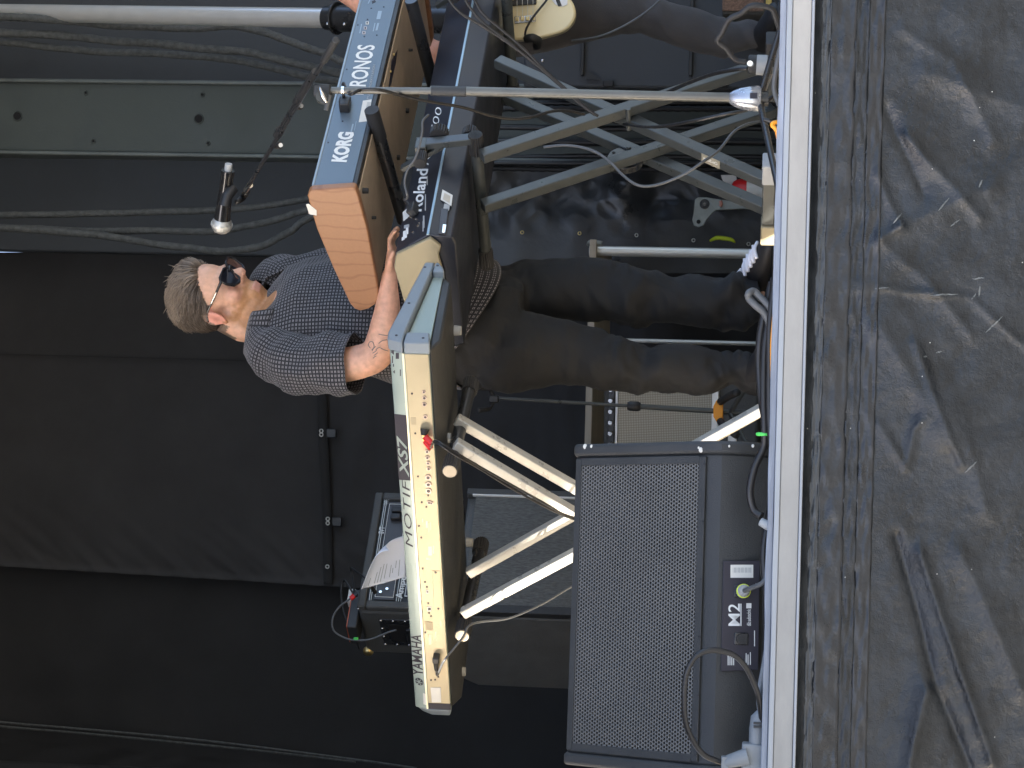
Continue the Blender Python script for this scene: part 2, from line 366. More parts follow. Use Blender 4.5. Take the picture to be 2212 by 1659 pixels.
for (x, y, a, l) in [(2115, 600, .1, 26), (2118, 628, 1.5, 22), (2105, 640, .9, 16), (2040, 636, .06, 60), (2150, 700, .8, 50), (1900, 622, .1, 40), (2030, 760, .3, 14), (2000, 770, .2, 9), (2098, 1010, .8, 34), (1940, 470, .9, 30), (2040, 440, .9, 36), (2065, 480, .7, 24), (2120, 395, 1.2, 18)]:
    c = P(x, y, 0); L = px(l, 0) / 2; dx, dz = math.sin(a) * L, -math.cos(a) * L; n = 9
    rows = []
    for i in range(n + 1):
        q = -1 + 2 * i / n; xx = c.x + dx * q + .002 * nz(i, x, 0, .9); zz = c.z + dz * q; hw = .0012 * (1 - q * q) + .0003 + .0008 * abs(nz(i, y, 3, .7))
        rows.append([V((xx - hw * math.cos(a), skirt_y(xx, zz) + .0075, zz - hw * math.sin(a))), V((xx + hw * math.cos(a), skirt_y(xx, zz) + .0075, zz + hw * math.sin(a)))])
    mb = MB(); o_ = 0; mb.v += [q for r_ in rows for q in r_]; mb.f += [(o_ + 2 * i, o_ + 2 * i + 1, o_ + 2 * i + 3, o_ + 2 * i + 2) for i in range(n)]; mb.build('scuff_mark', 'scuff', sk)

# --- backdrop
YB = 5.0
def lft(v): return 1222 + .0605 * v                   # left edge of the right-hand curtain in the photo
ct = thing('backdrop_curtain', 'black backdrop curtain with grommets and a wrinkled left edge behind the player', 'curtain', (0, YB, 0))
def cfun(a, b):
    v = -180 + 1900 * b; y = lft(v) + (545 - lft(v)) * a
    q = P(v, y, YB); s = (lft(v) - y)
    wr = max(0, 1 - s / 150) ** 1.4
    d = .022 * wr * nz(v * .012 + s * .016, s * .004, 1, 1.9) + .012 * wr * nz(v * .03 + s * .03, s * .006, 7, 1.6)
    d += .012 * nz(q.x, q.z, 3, 2.2) + .004 * nz(q.x + q.z * .4, q.z, 5, 7)
    if v > 690: d += .022 * nz(q.x * .7, q.z * 3, 8, 4) * min(1, (v - 690) / 80)
    d += -.018 * math.exp(-(s / 9) ** 2)
    return V((q.x, q.y + d, q.z))
MB().grid(cfun, 230, 260).build('cloth', 'curtain', ct, smooth=True)
def strip_on(name, pts, wd, dy, mt, par, Y=YB, r_=None):
    mb = MB(); L = []
    for x, y in pts: L.append(P(x, y, Y + dy))
    L, _ = catmull(L, 12); hw = px(wd, Y) / 2; rows = []
    for i, q in enumerate(L):
        d = (L[min(i + 1, len(L) - 1)] - L[max(0, i - 1)]).normalized(); n_ = d.cross(V((0, -1, 0))).normalized()
        rows.append([q - n_ * hw, q + n_ * hw])
    mb.v = [q for r2 in rows for q in r2]; mb.f = [(2 * i, 2 * i + 1, 2 * i + 3, 2 * i + 2) for i in range(len(rows) - 1)]
    o = mb.build(name, mt, par, smooth=True); s_ = o.modifiers.new('s', 'SOLIDIFY'); s_.thickness = .006
    return o
strip_on('seam_band', [(690, 700), (698, 935), (706, 1120), (709, 1262)], 20, -.03, 'curtain_dark', ct)
strip_on('seam_line', [(-150, 762), (200, 770), (500, 778), (690, 786)], 2.2, -.022, 'curtain_dark', ct)
for (x, y) in [(694, 931), (694, 939), (708, 1121), (708, 1130), (707, 1224)]:
    q = P(x, y, YB - .045); MB().tube([q + V((math.cos(a), 0, math.sin(a))) * .0075 for a in [k * math.pi / 6 for k in range(13)]], .0028, 6).build('grommet', 'alu', ct, smooth=True)
for (x, y) in [(716, 936), (728, 1127)]:
    bk = MB().box(P(x, y, YB - .05), (V((1, 0, 0)), V((0, 1, 0)), Z), (px(10, YB), .01, px(11, YB))).build('buckle', 'black_plastic', ct, bevel=.004)
ct2 = thing('backdrop_curtain', 'darker plain backdrop panel at the left with a double cord hanging over it', 'curtain', (-1.5, YB + .1, 0))
def cfun2(a, b):
    v = -180 + 1900 * b; y = 1170 + 700 * a; q = P(v, y, YB + .09)
    d = .015 * nz(q.x, q.z, 4, 1.7) + .004 * nz(q.x, q.z, 6, 8)
    if y > 1600 + .09 * v: d += .012 * nz(q.x * 4 + q.z * 2, q.z, 2, 3)
    return V((q.x, q.y + d, q.z))
MB().grid(cfun2, 120, 160).build('cloth', 'curtain_dark', ct2, smooth=True)
for k, pts in enumerate([[(-160, 1545), (0, 1560), (405, 1596), (768, 1641), (900, 1660)], [(-160, 1553), (0, 1569), (200, 1586), (405, 1606), (600, 1626), (768, 1646)]]):
    MB().tube([P(x, y, YB - .02) for x, y in pts], .0055, 8, smooth=8).build('cord', 'hose', ct2, smooth=True)

wl = MB()
wl.box(V((2.92, 4.8, 1.9)), (V((1, 0, 0)), V((0, 1, 0)), Z), (2.4, .04, 2.6))
wl = wl.build('rear_wall', 'wall', bevel=.01); tag(wl, 'smooth dark rear wall panel with blue haze in its colour behind the wrapped hoses', 'wall')
cl = thing('steel_column', 'flat grey-green steel column with round holes behind the keyboards', 'column', P(1690, 250, 4.3))
def vbar(y0, y1, Yf, dep, name, mt, dv=0):
    # upright plate between two photo columns at the height of v=330
    a = P(330, y0, Yf); b_ = P(330, y1, Yf)
    return MB().box(V(((a.x + b_.x) / 2, Yf + dep / 2, 1.9)), (V((1, 0, 0)), V((0, 1, 0)), Z), (abs(a.x - b_.x) / 2, dep / 2, 2.3)).build(name, mt, cl, bevel=.006)
vbar(178, 331, 4.26, .12, 'web', 'column')
vbar(172, 181, 4.235, .16, 'flange', 'column_edge'); vbar(329, 338, 4.235, .16, 'flange', 'column_edge')
M['hole'] = mat('hole', (.006, .006, .007), .9)
for (x, y, r_) in [(38, 251, 10), (430, 257, 10), (-350, 245, 10), (186, 201, 4), (438, 205, 4), (202, 305, 4), (450, 310, 4), (830, 262, 10)]:
    q = P(x, y, 4.26); MB().tube([q + V((0, -.0035, 0)), q + V((0, .03, 0))], px(r_, 4.26), 18).build('bolt_hole', 'hole', cl)
    MB().tube([q + V((math.cos(a) * px(r_, 4.26), -.004, math.sin(a) * px(r_, 4.26))) for a in [k * math.pi / 9 for k in range(19)]], .0025, 6).build('hole_rim', 'column', cl, smooth=True)

def hose(pts, rad, Y, label, cat='hose', group='wrapped hoses', mt='hose'):
    L, _ = catmull([P(x, y, Y) for x, y in pts], 26)
    rr = [rad * (1 + .07 * (1 if i % 5 == 0 else 0) + .12 * nz(i * .21, Y, pts[0][1], 1) + .06 * nz(i * .9, 2, pts[0][1], 1)) for i in range(len(L))]
    for i, q in enumerate(L): q.x += .006 * nz(i * .05, 1, pts[0][1]); q.y += .006 * nz(i * .05, 5, pts[0][1])
    o = MB().tube(L, rr, 12).build('wrapped_hose', mt, smooth=True); tag(o, label, cat, group); return o
def z1(*a): return [(x / 3, y / 3) for x, y in a]
hose(z1((-600, 60), (0, 105), (400, 130), (800, 168), (1200, 182), (1500, 172), (1700, 205), (1900, 275), (2100, 350), (2300, 430), (2600, 500)), .0155, 4.1, 'cloth-wrapped hose passing behind the shiny cylinder')
hose(z1((-600, 170), (0, 213), (400, 235), (800, 270), (1200, 300), (1600, 342), (1900, 402), (2150, 462), (2600, 560)), .0165, 4.15, 'thicker wrapped hose just left of the shiny cylinder, lacing marks along it')
hose(z1((-600, 240), (0, 275), (400, 312), (700, 338), (1100, 352), (1500, 388), (1800, 450), (2000, 500), (2180, 530), (2600, 600)), .0145, 4.2, 'wrapped hose closest to the right edge of the steel column')
hose(z1((-600, 1400), (0, 1395), (600, 1384), (1100, 1370), (1600, 1345), (1980, 1290), (2400, 1200)), .0135, 4.3, 'nearly straight wrapped hose left of the steel column')
hose(z1((-600, 1460), (0, 1476), (450, 1491), (900, 1496), (1350, 1502), (1550, 1478), (1800, 1420), (1990, 1366), (2400, 1260)), .014, 4.25, 'middle wrapped hose passing behind the microphone head')
hose(z1((-600, 1440), (0, 1478), (450, 1506), (800, 1548), (1200, 1606), (1450, 1628), (1700, 1592), (1880, 1500), (2000, 1415), (2400, 1250)), .0145, 4.2, 'wrapped hose sagging in a curve beside the player’s hair')
hy = thing('hydraulic_cylinder', 'shiny metal cylinder with black gland at the upper right of the stage', 'cylinder', P(800, 40, 3.6))
pa, pb_ = P(-170, 24, 4.4), P(704, 39, 3.62)
MB().tube([pa, pb_], [.034, .038], 28)  .build('rod', mat('rod_steel', (.75, .74, .71), .3, .55, var=.04), hy, smooth='auto')
ax = (pb_ - pa).normalized()
g_ = MB().tube([pb_, pb_ + ax * .07], .046, 28).build('gland', 'black_metal', hy, smooth='auto', bevel=.004)
MB().tube([pb_ + ax * .045, pb_ + ax * .055], .062, 28).build('flange', 'black_metal', g_, smooth='auto', bevel=.003)
MB().tube([pb_ + ax * .07, pb_ + ax * .95], .05, 28).build('barrel', 'black_metal', hy, smooth='auto')
for k in (-.03, .045): MB().ell(pb_ + ax * (.05 + k) + V((-.03, -.05, 0)), (V((1, 0, 0)), V((0, 1, 0)), Z), (.007, .007, .007), 10, 6).build('bolt', 'chrome', hy, smooth=True)

tp = thing('rear_tarpaulin', 'crinkled black tarpaulin with a row of grommets behind the keyboard stand', 'tarpaulin', P(1680, 460, 4.5))
def tfun(a, b):
    v = 930 + 790 * b; y = 330 + 260 * a; q = P(v, y, 4.55); s = max(0, 1 - abs(y - 430) / 90)
    d = .05 * s * nz(q.x * 1.2 + q.z, q.z, 3, 3.3) + .028 * s * nz(q.x - q.z * .8, q.z, 5, 7.5) + .012 * s * abs(nz(q.x, q.z, 8, 13)) + .006 * nz(q.x, q.z, 2, 6)
    return V((q.x, q.y + d, q.z))
MB().grid(tfun, 90, 220).build('sheet', 'tarp_rear', tp, smooth=True)
for x, y in [(1128, 502), (1252, 504), (1375, 508), (1498, 519), (1617, 527)]:
    q = P(x, y, 4.5); MB().tube([q + V((math.cos(a), 0, math.sin(a))) * .0065 for a in [k * math.pi / 6 for k in range(13)]], .0024, 6).build('grommet', 'brass' if y < 505 else 'alu', tp, smooth=True)
HL = ['first', 'second', 'third', 'fourth', 'fifth', 'sixth', 'seventh', 'eighth', 'ninth', 'tenth']
for i, (y, rad, rib) in enumerate([(196, .013, 1), (222, .017, 0), (234, .012, 1), (258, .012, 1), (276, .016, 0), (306, .014, 0), (322, .013, 0), (338, .014, 0), (352, .012, 0), (365, .011, 1)]):
    L = [P(940 + k * 7, y + 3 * nz(k * .03, i, 1) + .012 * k, 4.3 - (i % 3) * .03) for k in range(110)]
    rr = [rad * (1 + (.13 * (1 if k % 3 == 0 else -1) if rib else .05 * nz(k * .2, i))) for k in range(110)]
    o = MB().tube(L, rr, 10).build('upright_hose', 'cable' if not rib else 'rubber', smooth=True)
    tag(o, 'black %s hanging upright behind the crossed stand, %s counted from its right' % ('ribbed hose' if rib else 'smooth hose', HL[i]), 'hose', 'upright black hoses')
cs = thing('equipment_case', 'dark ribbed equipment case standing behind the bassist’s leg', 'case', P(1670, 130, 3.7))
a_ = P(1130, 188, 3.7); b_ = P(1672, -60, 3.7)
MB().box(((a_.x + b_.x) / 2, 3.9, (a_.z + b_.z) / 2), (V((1, 0, 0)), V((0, 1, 0)), Z), (abs(a_.x - b_.x) / 2, .2, abs(a_.z - b_.z) / 2)).build('body', 'wall', cs, bevel=.012)
for v in (1258, 1492): MB().box(V((P(v, 60, 3.69).x + .06, 3.69, P(v, 140, 3.69).z)), (V((1, 0, 0)), V((0, 1, 0)), Z), (.24, .012, .007)).build('rib', 'dark_plastic', cs, bevel=.003)
for v, y in ((1314, 181), (1560, 181)): MB().box(P(v, y, 3.685), (V((1, 0, 0)), V((0, 1, 0)), Z), (.012, .012, .02)).build('latch', 'black_plastic', cs, bevel=.003)
MB().prism([P(1268, 150, 3.685), P(1298, 172, 3.685), P(1266, 172, 3.685)], (0, .012, 0)).build('gusset', 'dark_plastic', cs)
MB().ell(P(1172, 131, 3.68), (V((1, 0, 0)), V((0, 1, 0)), Z), (.006, .006, .006), 8, 6).build('rivet', 'chrome', cs)

bk = thing('steel_bracket', 'pale steel bracket plate with a bolt near the extinguisher', 'bracket', P(1650, 450, 3.95))
M['bracket'] = mat('bracket', (.26, .28, .26), .55, .3, var=.15, vscale=20, bump=.1, bscale=120)
poly = [(1501, 430), (1508, 426), (1526, 426), (1557, 431), (1600, 437), (1668, 442), (1668, 456), (1609, 451), (1546, 454), (1537, 463), (1526, 476), (1520, 487), (1509, 492), (1498, 487), (1495, 475), (1498, 459)]
MB().prism([P(x, y, 3.95) for x, y in poly], (0, .02, 0)).build('plate', 'bracket', bk, bevel=.003)
q = P(1509, 479, 3.95); MB().cyl(q + V((0, -.002, 0)), q + V((0, .015, 0)), px(4.5, 3.95)).build('bolt_hole', 'hole', bk)
q = P(1522, 441, 3.95); b2 = MB().cyl(q + V((0, -.004, 0)), q + V((0, .01, 0)), px(11, 3.95), px(9, 3.95)).build('washer', 'dark_plastic', bk, bevel=.002)
MB().cyl(q + V((0, -.016, 0)), q, px(5, 3.95), n=6).build('bolt', 'black_metal', b2)
MB().tube([P(1556, 434, 3.93), P(1558, 440, 3.93), P(1556, 446, 3.93)], .006, 8, smooth=4).build('tie', mat('tie', (.5, .22, .16), .6), bk)
fe = thing('fire_extinguisher', 'red fire extinguisher with a white label behind the keyboard stand leg', 'extinguisher', P(1672, 410, 4.0))
q = P(1660, 411, 4.0); rr = px(24, 4.0)
prof = [(0, .96), (.01, 1), (.105, 1), (.122, .94), (.135, .75), (.142, .4), (.16, .33)]
base = V((q.x, 4.0, .01))
MB().loft([[base + V((math.cos(2 * math.pi * k / 24) * rr * s, math.sin(2 * math.pi * k / 24) * rr * s, h * 1.1)) for k in range(24)] for h, s in prof]).build('cylinder', 'red', fe, smooth='auto')
MB().loft([[base + V((math.cos(a) * rr * 1.02, -math.sin(a) * rr * 1.02, h)) for a in [R(18 + 144 * k / 16) for k in range(17)]] + [base + V((math.cos(a) * rr * 1.005, -math.sin(a) * rr * 1.005, h)) for a in [R(162 - 144 * k / 16) for k in range(17)]] for h in (.035, .098)]).build('label', 'white_label', fe, smooth='auto')
MB().box(base + V((0, 0, .185)), (V((1, 0, 0)), V((0, 1, 0)), Z), (.012, .012, .016)).build('valve', 'black_plastic', fe, bevel=.003)
MB().tube([base + V((0, -.01, .19)), base + V((-.03, -.03, .2)), base + V((-.045, -.04, .17)), base + V((-.04, -.045, .14))], .006, 8, smooth=6).build('hose', 'rubber', fe, smooth=True)
MB().prism([P(1557, 378, 4.05), P(1590, 378, 4.05), P(1594, 404, 4.05), P(1566, 404, 4.05)], (0, .01, 0)).build('wall_plate', 'white_label', fe)
o = MB().tube([P(1534, 520, 4.35), P(1548, 514, 4.33), P(1565, 515, 4.33), P(1580, 518, 4.33), P(1588, 524, 4.35)], [.005, .009, .009, .008, .003], 8, smooth=6).build('neon_strap', 'neon', smooth=True)
tag(o, 'bright yellow-green strap hooked on the dark rear tarpaulin', 'strap')

# --- riser deck, combo amplifier, instrument stand
rs = thing('riser_deck', 'thin beige deck on silver tube legs behind the player’s legs', 'riser', P(1660, 740, 3.7))
ta = P(1274, 517, 3.62); tb = P(1289, 517, 3.62); xa = ta.x; xb = P(1290, 1080, 3.62).x
MB().box(((xa + xb) / 2, 4.05, (ta.z + tb.z) / 2), (V((1, 0, 0)), V((0, 1, 0)), Z), ((xa - xb) / 2, .43, (ta.z - tb.z) / 2)).build('deck', 'riser_wood', rs, bevel=.003)
for y, rr_, Yl in ((541, 11, 3.64), (734, 5, 3.8), (1060, 11, 3.64)):
    q = P(1300, y, Yl); MB().cyl(V((q.x, Yl + .03, tb.z + .03)), V((q.x, Yl + .03, .001)), px(rr_, Yl), n=18).build('leg', 'alu', rs, smooth='auto')
q = P(1276, 524, 3.6); MB().tube([q + V((.0, .03, -.04)), q + V((0.006, .03, .0)), q + V((-.004, .05, .012))], .008, 8, smooth=4).build('corner_clip', 'bracket', rs, smooth=True)

ca = thing('combo_amplifier', 'small combo amplifier with tweed-grey grille cloth and a row of knobs', 'amplifier', P(1640, 900, 3.1))
ex = V((math.cos(R(9)), -math.sin(R(9)), 0)); ez = V((0, math.sin(R(6)), math.cos(R(6)))); ey = ez.cross(ex).normalized()
oc = P(1300, 968, 3.0); wA = .3
def ca_box(name, u, w0, h0, h1, d0, d1, mt, bev=.004, par=ca):
    return MB().box(oc + ex * u + ey * ((d0 + d1) / 2) - ez * ((h0 + h1) / 2), (ex, ey, ez), (w0, (d1 - d0) / 2, (h1 - h0) / 2)).build(name, mt, par, bevel=bev)
ca_box('cabinet', 0, wA, 0, .53, .02, .26, 'tolex', .012)
cp = ca_box('control_panel', 0, wA - .02, .02, .042, .0, .03, 'black_metal', .002)
for k in range(14):
    c = oc + ex * (-.25 + .038 * k) - ez * .03 - ey * .001
    kb = MB().cyl(c, c - ey * .018, .0085, .007, 14).build('knob', 'chrome', cp, smooth='auto')
for k in range(6):
    c = oc + ex * (-.25 + .041 * k + .02) - ez * .026 - ey * .001
    MB().cyl(c, c - ey * .008, .004, .004, 10).build('input_jack', 'alu', cp)
ca_box('trim', 0, wA - .012, .045, .055, -.006, .03, 'silver_trim', .002); ca_box('trim', 0, wA - .012, .375, .398, -.006, .03, 'silver_trim', .002)
mt, tr, b = principled('grille_cloth'); tc = nd(tr, 'ShaderNodeTexCoord')
wv = []
for d_ in ('X', 'Z'):
    k = nd(tr, 'ShaderNodeTexWave'); k.bands_direction = d_; k.inputs['Scale'].default_value = 55; k.inputs['Distortion'].default_value = .8; tr.links.new(tc.outputs['Object'], k.inputs['Vector']); wv.append(k)
mu = nd(tr, 'ShaderNodeMath', operation='MULTIPLY'); tr.links.new(wv[0].outputs['Fac'], mu.inputs[0]); tr.links.new(wv[1].outputs['Fac'], mu.inputs[1])
rp = nd(tr, 'ShaderNodeValToRGB'); rp.color_ramp.elements[0].color = (.24, .22, .175, 1); rp.color_ramp.elements[1].color = (.56, .53, .45, 1); rp.color_ramp.elements[1].position = .5
tr.links.new(mu.outputs[0], rp.inputs[0]); tr.links.new(rp.outputs[0], b.inputs['Base Color']); b.inputs['Roughness'].default_value = .85
M['grille_cloth'] = mt
ca_box('grille', 0, wA - .014, .055, .375, -.002, .03, 'grille_cloth', .001)
ca_box('badge', .06, .035, .43, .46, .012, .03, 'silver_trim', .002)
q = oc - ez * .44 - ex * .06; MB().tube([q - ey * .0, q - ey * .02, q + ex * .07 - ey * .02, q + ex * .07], .008, 8, smooth=3).build('handle', 'silver_trim', ca, smooth=True)

st = thing('guitar_stand', 'black upright instrument stand with an orange cradle in front of the combo amplifier', 'stand', P(1665, 893, 2.5))
pA = P(1075, 860, 2.5); pB = P(1645, 894, 2.5)
MB().tube([pA, pA.lerp(pB, .53)], .0055, 12).build('upper_tube', 'stand_steel', st, smooth='auto')
MB().tube([pA.lerp(pB, .5), pB], .0085, 12).build('lower_tube', 'stand_steel', st, smooth='auto')
MB().tube([pA.lerp(pB, k) for k in (.495, .505, .535, .545)], [.012, .016, .016, .012], 14).build('collar', 'black_plastic', st, smooth='auto')
MB().box(P(1067, 862, 2.5), (V((1, 0, 0)), V((0, 1, 0)), Z), (.012, .012, .016)).build('yoke_block', 'black_plastic', st, bevel=.004)
for s in (1, -1):
    c = P(1067, 862, 2.5); MB().tube([c, c + V((-.03 * s, -.01, .012)), c + V((-.034 * s, -.06, .022)), c + V((-.036 * s, -.075, .04))], [.007, .007, .008, .009], 8, smooth=5).build('yoke_arm', 'rubber', st, smooth=True)
c = P(1551, 890, 2.47)
MB().prism([P(x, y, 2.46) for x, y in [(1541, 878), (1548, 864), (1558, 864), (1562, 870), (1562, 908), (1558, 914), (1548, 912), (1541, 900)]], (0, .02, 0)).build('cradle_bracket', 'orange', st, bevel=.003)
for y in (872, 906): q = P(1555, y, 2.455); MB().cyl(q, q + V((0, .02, 0)), .004, n=8).build('rivet', 'dark_ink', st)
MB().tube([P(1556, 868, 2.46), P(1575, 856, 2.4), P(1592, 848, 2.3)], .012, 10, smooth=4).build('cradle_arm', 'rubber', st, smooth=True)
MB().tube([P(1556, 910, 2.46), P(1570, 925, 2.4), P(1590, 940, 2.3)], .012, 10, smooth=4).build('cradle_arm', 'rubber', st, smooth=True)
for dx, dy in ((-.2, -.12), (.2, -.12), (0, .22)): MB().tube([pB + V((0, 0, .1)), V((pB.x + dx, pB.y + dy, .012))], .008, 10).build('leg', 'stand_steel', st, smooth='auto')

sp = thing('sun_blocker_stack', 'unseen tall black stack added at the left of the stage to block the sun', 'speaker', (-1.75, .3, 0))  # unseen stack added to keep the sun off the monitor and stage front
for k in range(3): MB().box((-1.8, -.55, .45 + .9 * k), (V((1, 0, 0)), V((0, 1, 0)), Z), (.38, .74, .445)).build('cabinet', 'drape', sp, bevel=.02)
def wing(a, b): return V((-1.8 + .05 * math.sin(b * 60),   .8 + 4.4 * b, 4.15 - 4.14 * a))
o = MB().grid(wing, 4, 120).build('sun_blocker_curtain', 'drape', smooth=True); tag(o, 'unseen black pleated curtain added at the left of the stage to block the sun', 'curtain')  # unseen curtain added to keep the sun off the bass cabinet
ra = thing('guitar_cabinet', 'brown-grilled cabinet with a gold edge at the right rim of the view', 'amplifier', P(1680, -20, 3.4))
a_ = P(1560, 30, 3.4); bb = P(1686, -260, 3.4)
MB().box(((a_.x + bb.x) / 2, 3.56, (a_.z + .012) / 2), (V((1, 0, 0)), V((0, 1, 0)), Z), ((bb.x - a_.x) / 2, .15, (a_.z - .012) / 2)).build('cabinet', 'tolex', ra, bevel=.008)
M['brown_grille'] = mat('brown_grille', (.2, .12, .08), .8, var=.5, vscale=180, bump=.5, bscale=200)
M['gold'] = mat('gold', (.55, .4, .12), .4, .5)
MB().box(((a_.x + bb.x) / 2, 3.405, (a_.z + .06) / 2 ), (V((1, 0, 0)), V((0, 1, 0)), Z), ((bb.x - a_.x) / 2 - .012, .008, (a_.z - .06) / 2)).build('grille', 'brown_grille', ra)
MB().box(((a_.x + bb.x) / 2, 3.4, .042), (V((1, 0, 0)), V((0, 1, 0)), Z), ((bb.x - a_.x) / 2 - .008, .008, .01)).build('gold_edge', 'gold', ra)
# ================================================================== BASS AMPLIFIER
A40 = R(40)
b1 = V((-math.cos(A40), -math.sin(A40), 0)); b2 = V((-math.sin(A40), math.cos(A40), 0))   # b1: along the front towards the near-left corner, b2: into the depth
hc = P(771, 1312, 2.55)                                # nearest top corner of the head
hd = thing('bass_amplifier_head', 'black bass amplifier head with piped front panel behind the silver keyboard', 'amplifier', hc - Z * .33)
HW, HD, HH = .47, .27, .30
def hbox(name, s0, s1, d0, d1, h0, h1, mt, par, bev=.006):
    return MB().box(hc - b1 * ((s0 + s1) / 2) + b2 * ((d0 + d1) / 2) - Z * ((h0 + h1) / 2), (b1, b2, Z), ((s1 - s0) / 2, (d1 - d0) / 2, (h1 - h0) / 2)).build(name, mt, par, bevel=bev)
hbox('cabinet', 0, HW, .02, HD, 0, HH, 'tolex', hd, .014)
# raised rim round the front
for (s0, s1, h0, h1) in ((0, HW, 0, .028), (0, HW, HH - .028, HH), (0, .028, .028, HH - .028), (HW - .028, HW, .028, HH - .028)): hbox('front_rim', s0, s1, -.006, .02, h0, h1, 'tolex', hd, .006)
hbox('front_panel', .028, HW - .028, .006, .02, .028, HH - .028, 'black_plastic', hd, .002)
nB = -b2; fp = hc + b2 * .006
for k in (.035, .041, .125, .132, .139): hbox('piping', .03, HW - .03, -.001, .004, k, k + .0022, 'silver_trim', hd, .0006)
fpl = hbox('face_plate', .035, HW - .035, .001, .0045, .05, .118, 'faceplate', hd, .002)
for (s0, s1) in ((.045, .16), (.18, HW - .045)):
    for (h0, h1) in ((.053, .0545), (.1135, .115)): hbox('outline', s0, s1, -.0005, .0012, h0, h1, 'white_ink', fpl, .0004)
    for s in (s0, s1): hbox('outline', s - .0007, s + .0007, -.0005, .0012, .053, .115, 'white_ink', fpl, .0004)
for s in (HW - .075, HW - .105): hbox('rocker_switch', s - .011, s + .011, -.016, .001, .066, .1, 'black_plastic', fpl, .003)
hbox('badge', .05, .2, -.001, .003, .15, .2, 'silver_trim', hd, .004)
hbox('badge_inset', .053, .197, -.002, -.0005, .153, .197, 'dark_ink', hd, .002)
pB0 = fp - b2 * .0085
text('lettering', 'Ampeg', pB0, nB, (852, 1297), (874, 1292), (868, 1237), (884, 1234), 'white_ink', hd, .02, .3)
text('lettering', 'SVT', fp - b2 * .006, nB, (817, 1154), (829, 1153), (820, 1138), (832, 1137), 'white_ink', hd, .02, .2)
text('lettering', 'AMPEG', fp - b2 * .006, nB, (827, 1092), (838, 1091), (831, 1076), (842, 1075), 'grey_ink', hd, .01)
for s, h in ((.062, .07), (.075, .09), (.1, .075), (.125, .09)): c = hc - b1 * s - Z * h + b2 * .001; MB().cyl(c, c - b2 * .006, .005, n=10).build('jack', 'chrome', fpl)
# left side: recessed handle plate with screws and a metal corner
sl0 = hc + b1 * .001
def sbox(name, d0, d1, h0, h1, o0, o1, mt, par, bev=.003):
    return MB().box(hc + b1 * ((o0 + o1) / 2) + b2 * ((d0 + d1) / 2) - Z * ((h0 + h1) / 2), (b1, b2, Z), ((o1 - o0) / 2, (d1 - d0) / 2, (h1 - h0) / 2)).build(name, mt, par, bevel=bev)
hp = sbox('handle_plate', .06, .21, .065, .24, -.002, .004, 'black_metal', hd, .004)
sbox('handle_recess', .085, .185, .095, .215, .004, .006, 'hole', hp, .002)
sbox('handle_grip', .095, .175, .15, .185, .006, .02, 'black_plastic', hp, .008)
for d, h in [(.066 + .046 * k, .072) for k in range(4)] + [(.066 + .046 * k, .233) for k in range(4)] + [(.066, .072 + .04 * k) for k in range(1, 4)] + [(.204, .072 + .04 * k) for k in range(1, 4)]:
    c = hc + b2 * d - Z * h + b1 * .004; MB().ell(c, (b1, b2, Z), (.004, .0045, .0045), 10, 6).build('screw', 'chrome', hp, smooth=True)
for d, h in ((HD - .006, .006), (.012, .004)): MB().ell(hc + b2 * d - Z * h - b1 * .004, (b1, b2, Z), (.016, .02, .018) if d > .1 else (.006, .006, .006), 14, 8).build('metal_corner', 'brass' if d > .1 else 'chrome', hd, smooth=True)

cc = hc - Z * .315 + b1 * .012 - b2 * .012               # speaker cabinet under the head
cb = thing('bass_speaker_cabinet', 'large black bass speaker cabinet with dark woven grille under the amplifier head', 'speaker', V((cc.x, cc.y, 0)))
CW, CD, CH = .5, .42, cc.z - .03
def cbox(name, s0, s1, d0, d1, h0, h1, mt, bev=.006, par=None):
    return MB().box(cc - b1 * ((s0 + s1) / 2) + b2 * ((d0 + d1) / 2) - Z * ((h0 + h1) / 2), (b1, b2, Z), ((s1 - s0) / 2, (d1 - d0) / 2, (h1 - h0) / 2)).build(name, mt, par or cb, bevel=bev)
prof = [(0, 0), (CD - .04, 0), (CD, .05), (CD, CH), (0, CH)]
M['cab_tolex_lit'] = mat('cab_tolex_lit', (.11, .113, .11), .6, var=.15, vscale=20, bump=.6, bscale=320, rvar=.1)  # lighter tolex copy, making up for missing light on the cabinet side
MB().prism([cc + b2 * (.02 + d) - Z * h for d, h in prof], -b1 * CW).build('cabinet', 'cab_tolex_lit', cb, bevel=.01)
cbox('grille', .03, CW - .025, -.002, .02, .03, CH - .05, 'cab_cloth', .002)
cbox('edge_trim', 0, .03, -.008, .02, 0, CH, 'dark_plastic', .003); cbox('edge_trim', CW - .025, CW, -.008, .02, 0, CH, 'tolex', .003)
cbox('white_piping', CW - .03, CW - .025, -.01, .0, .02, CH - .04, 'white_ink', .001)
bd = cbox('badge', .085, .125, -.006, -.001, .03, .075, 'white_label', .004)
cbox('badge_mark', .095, .115, -.008, -.006, .04, .065, 'dark_ink', .002, bd)
for s in (.06, CW - .06):
    for d in (.07, .3): MB().cyl(cc - b1 * s + b2 * d - Z * CH, V(((cc - b1 * s + b2 * d).x, (cc - b1 * s + b2 * d).y, .001)), .025, n=14).build('foot', 'rubber', cb)

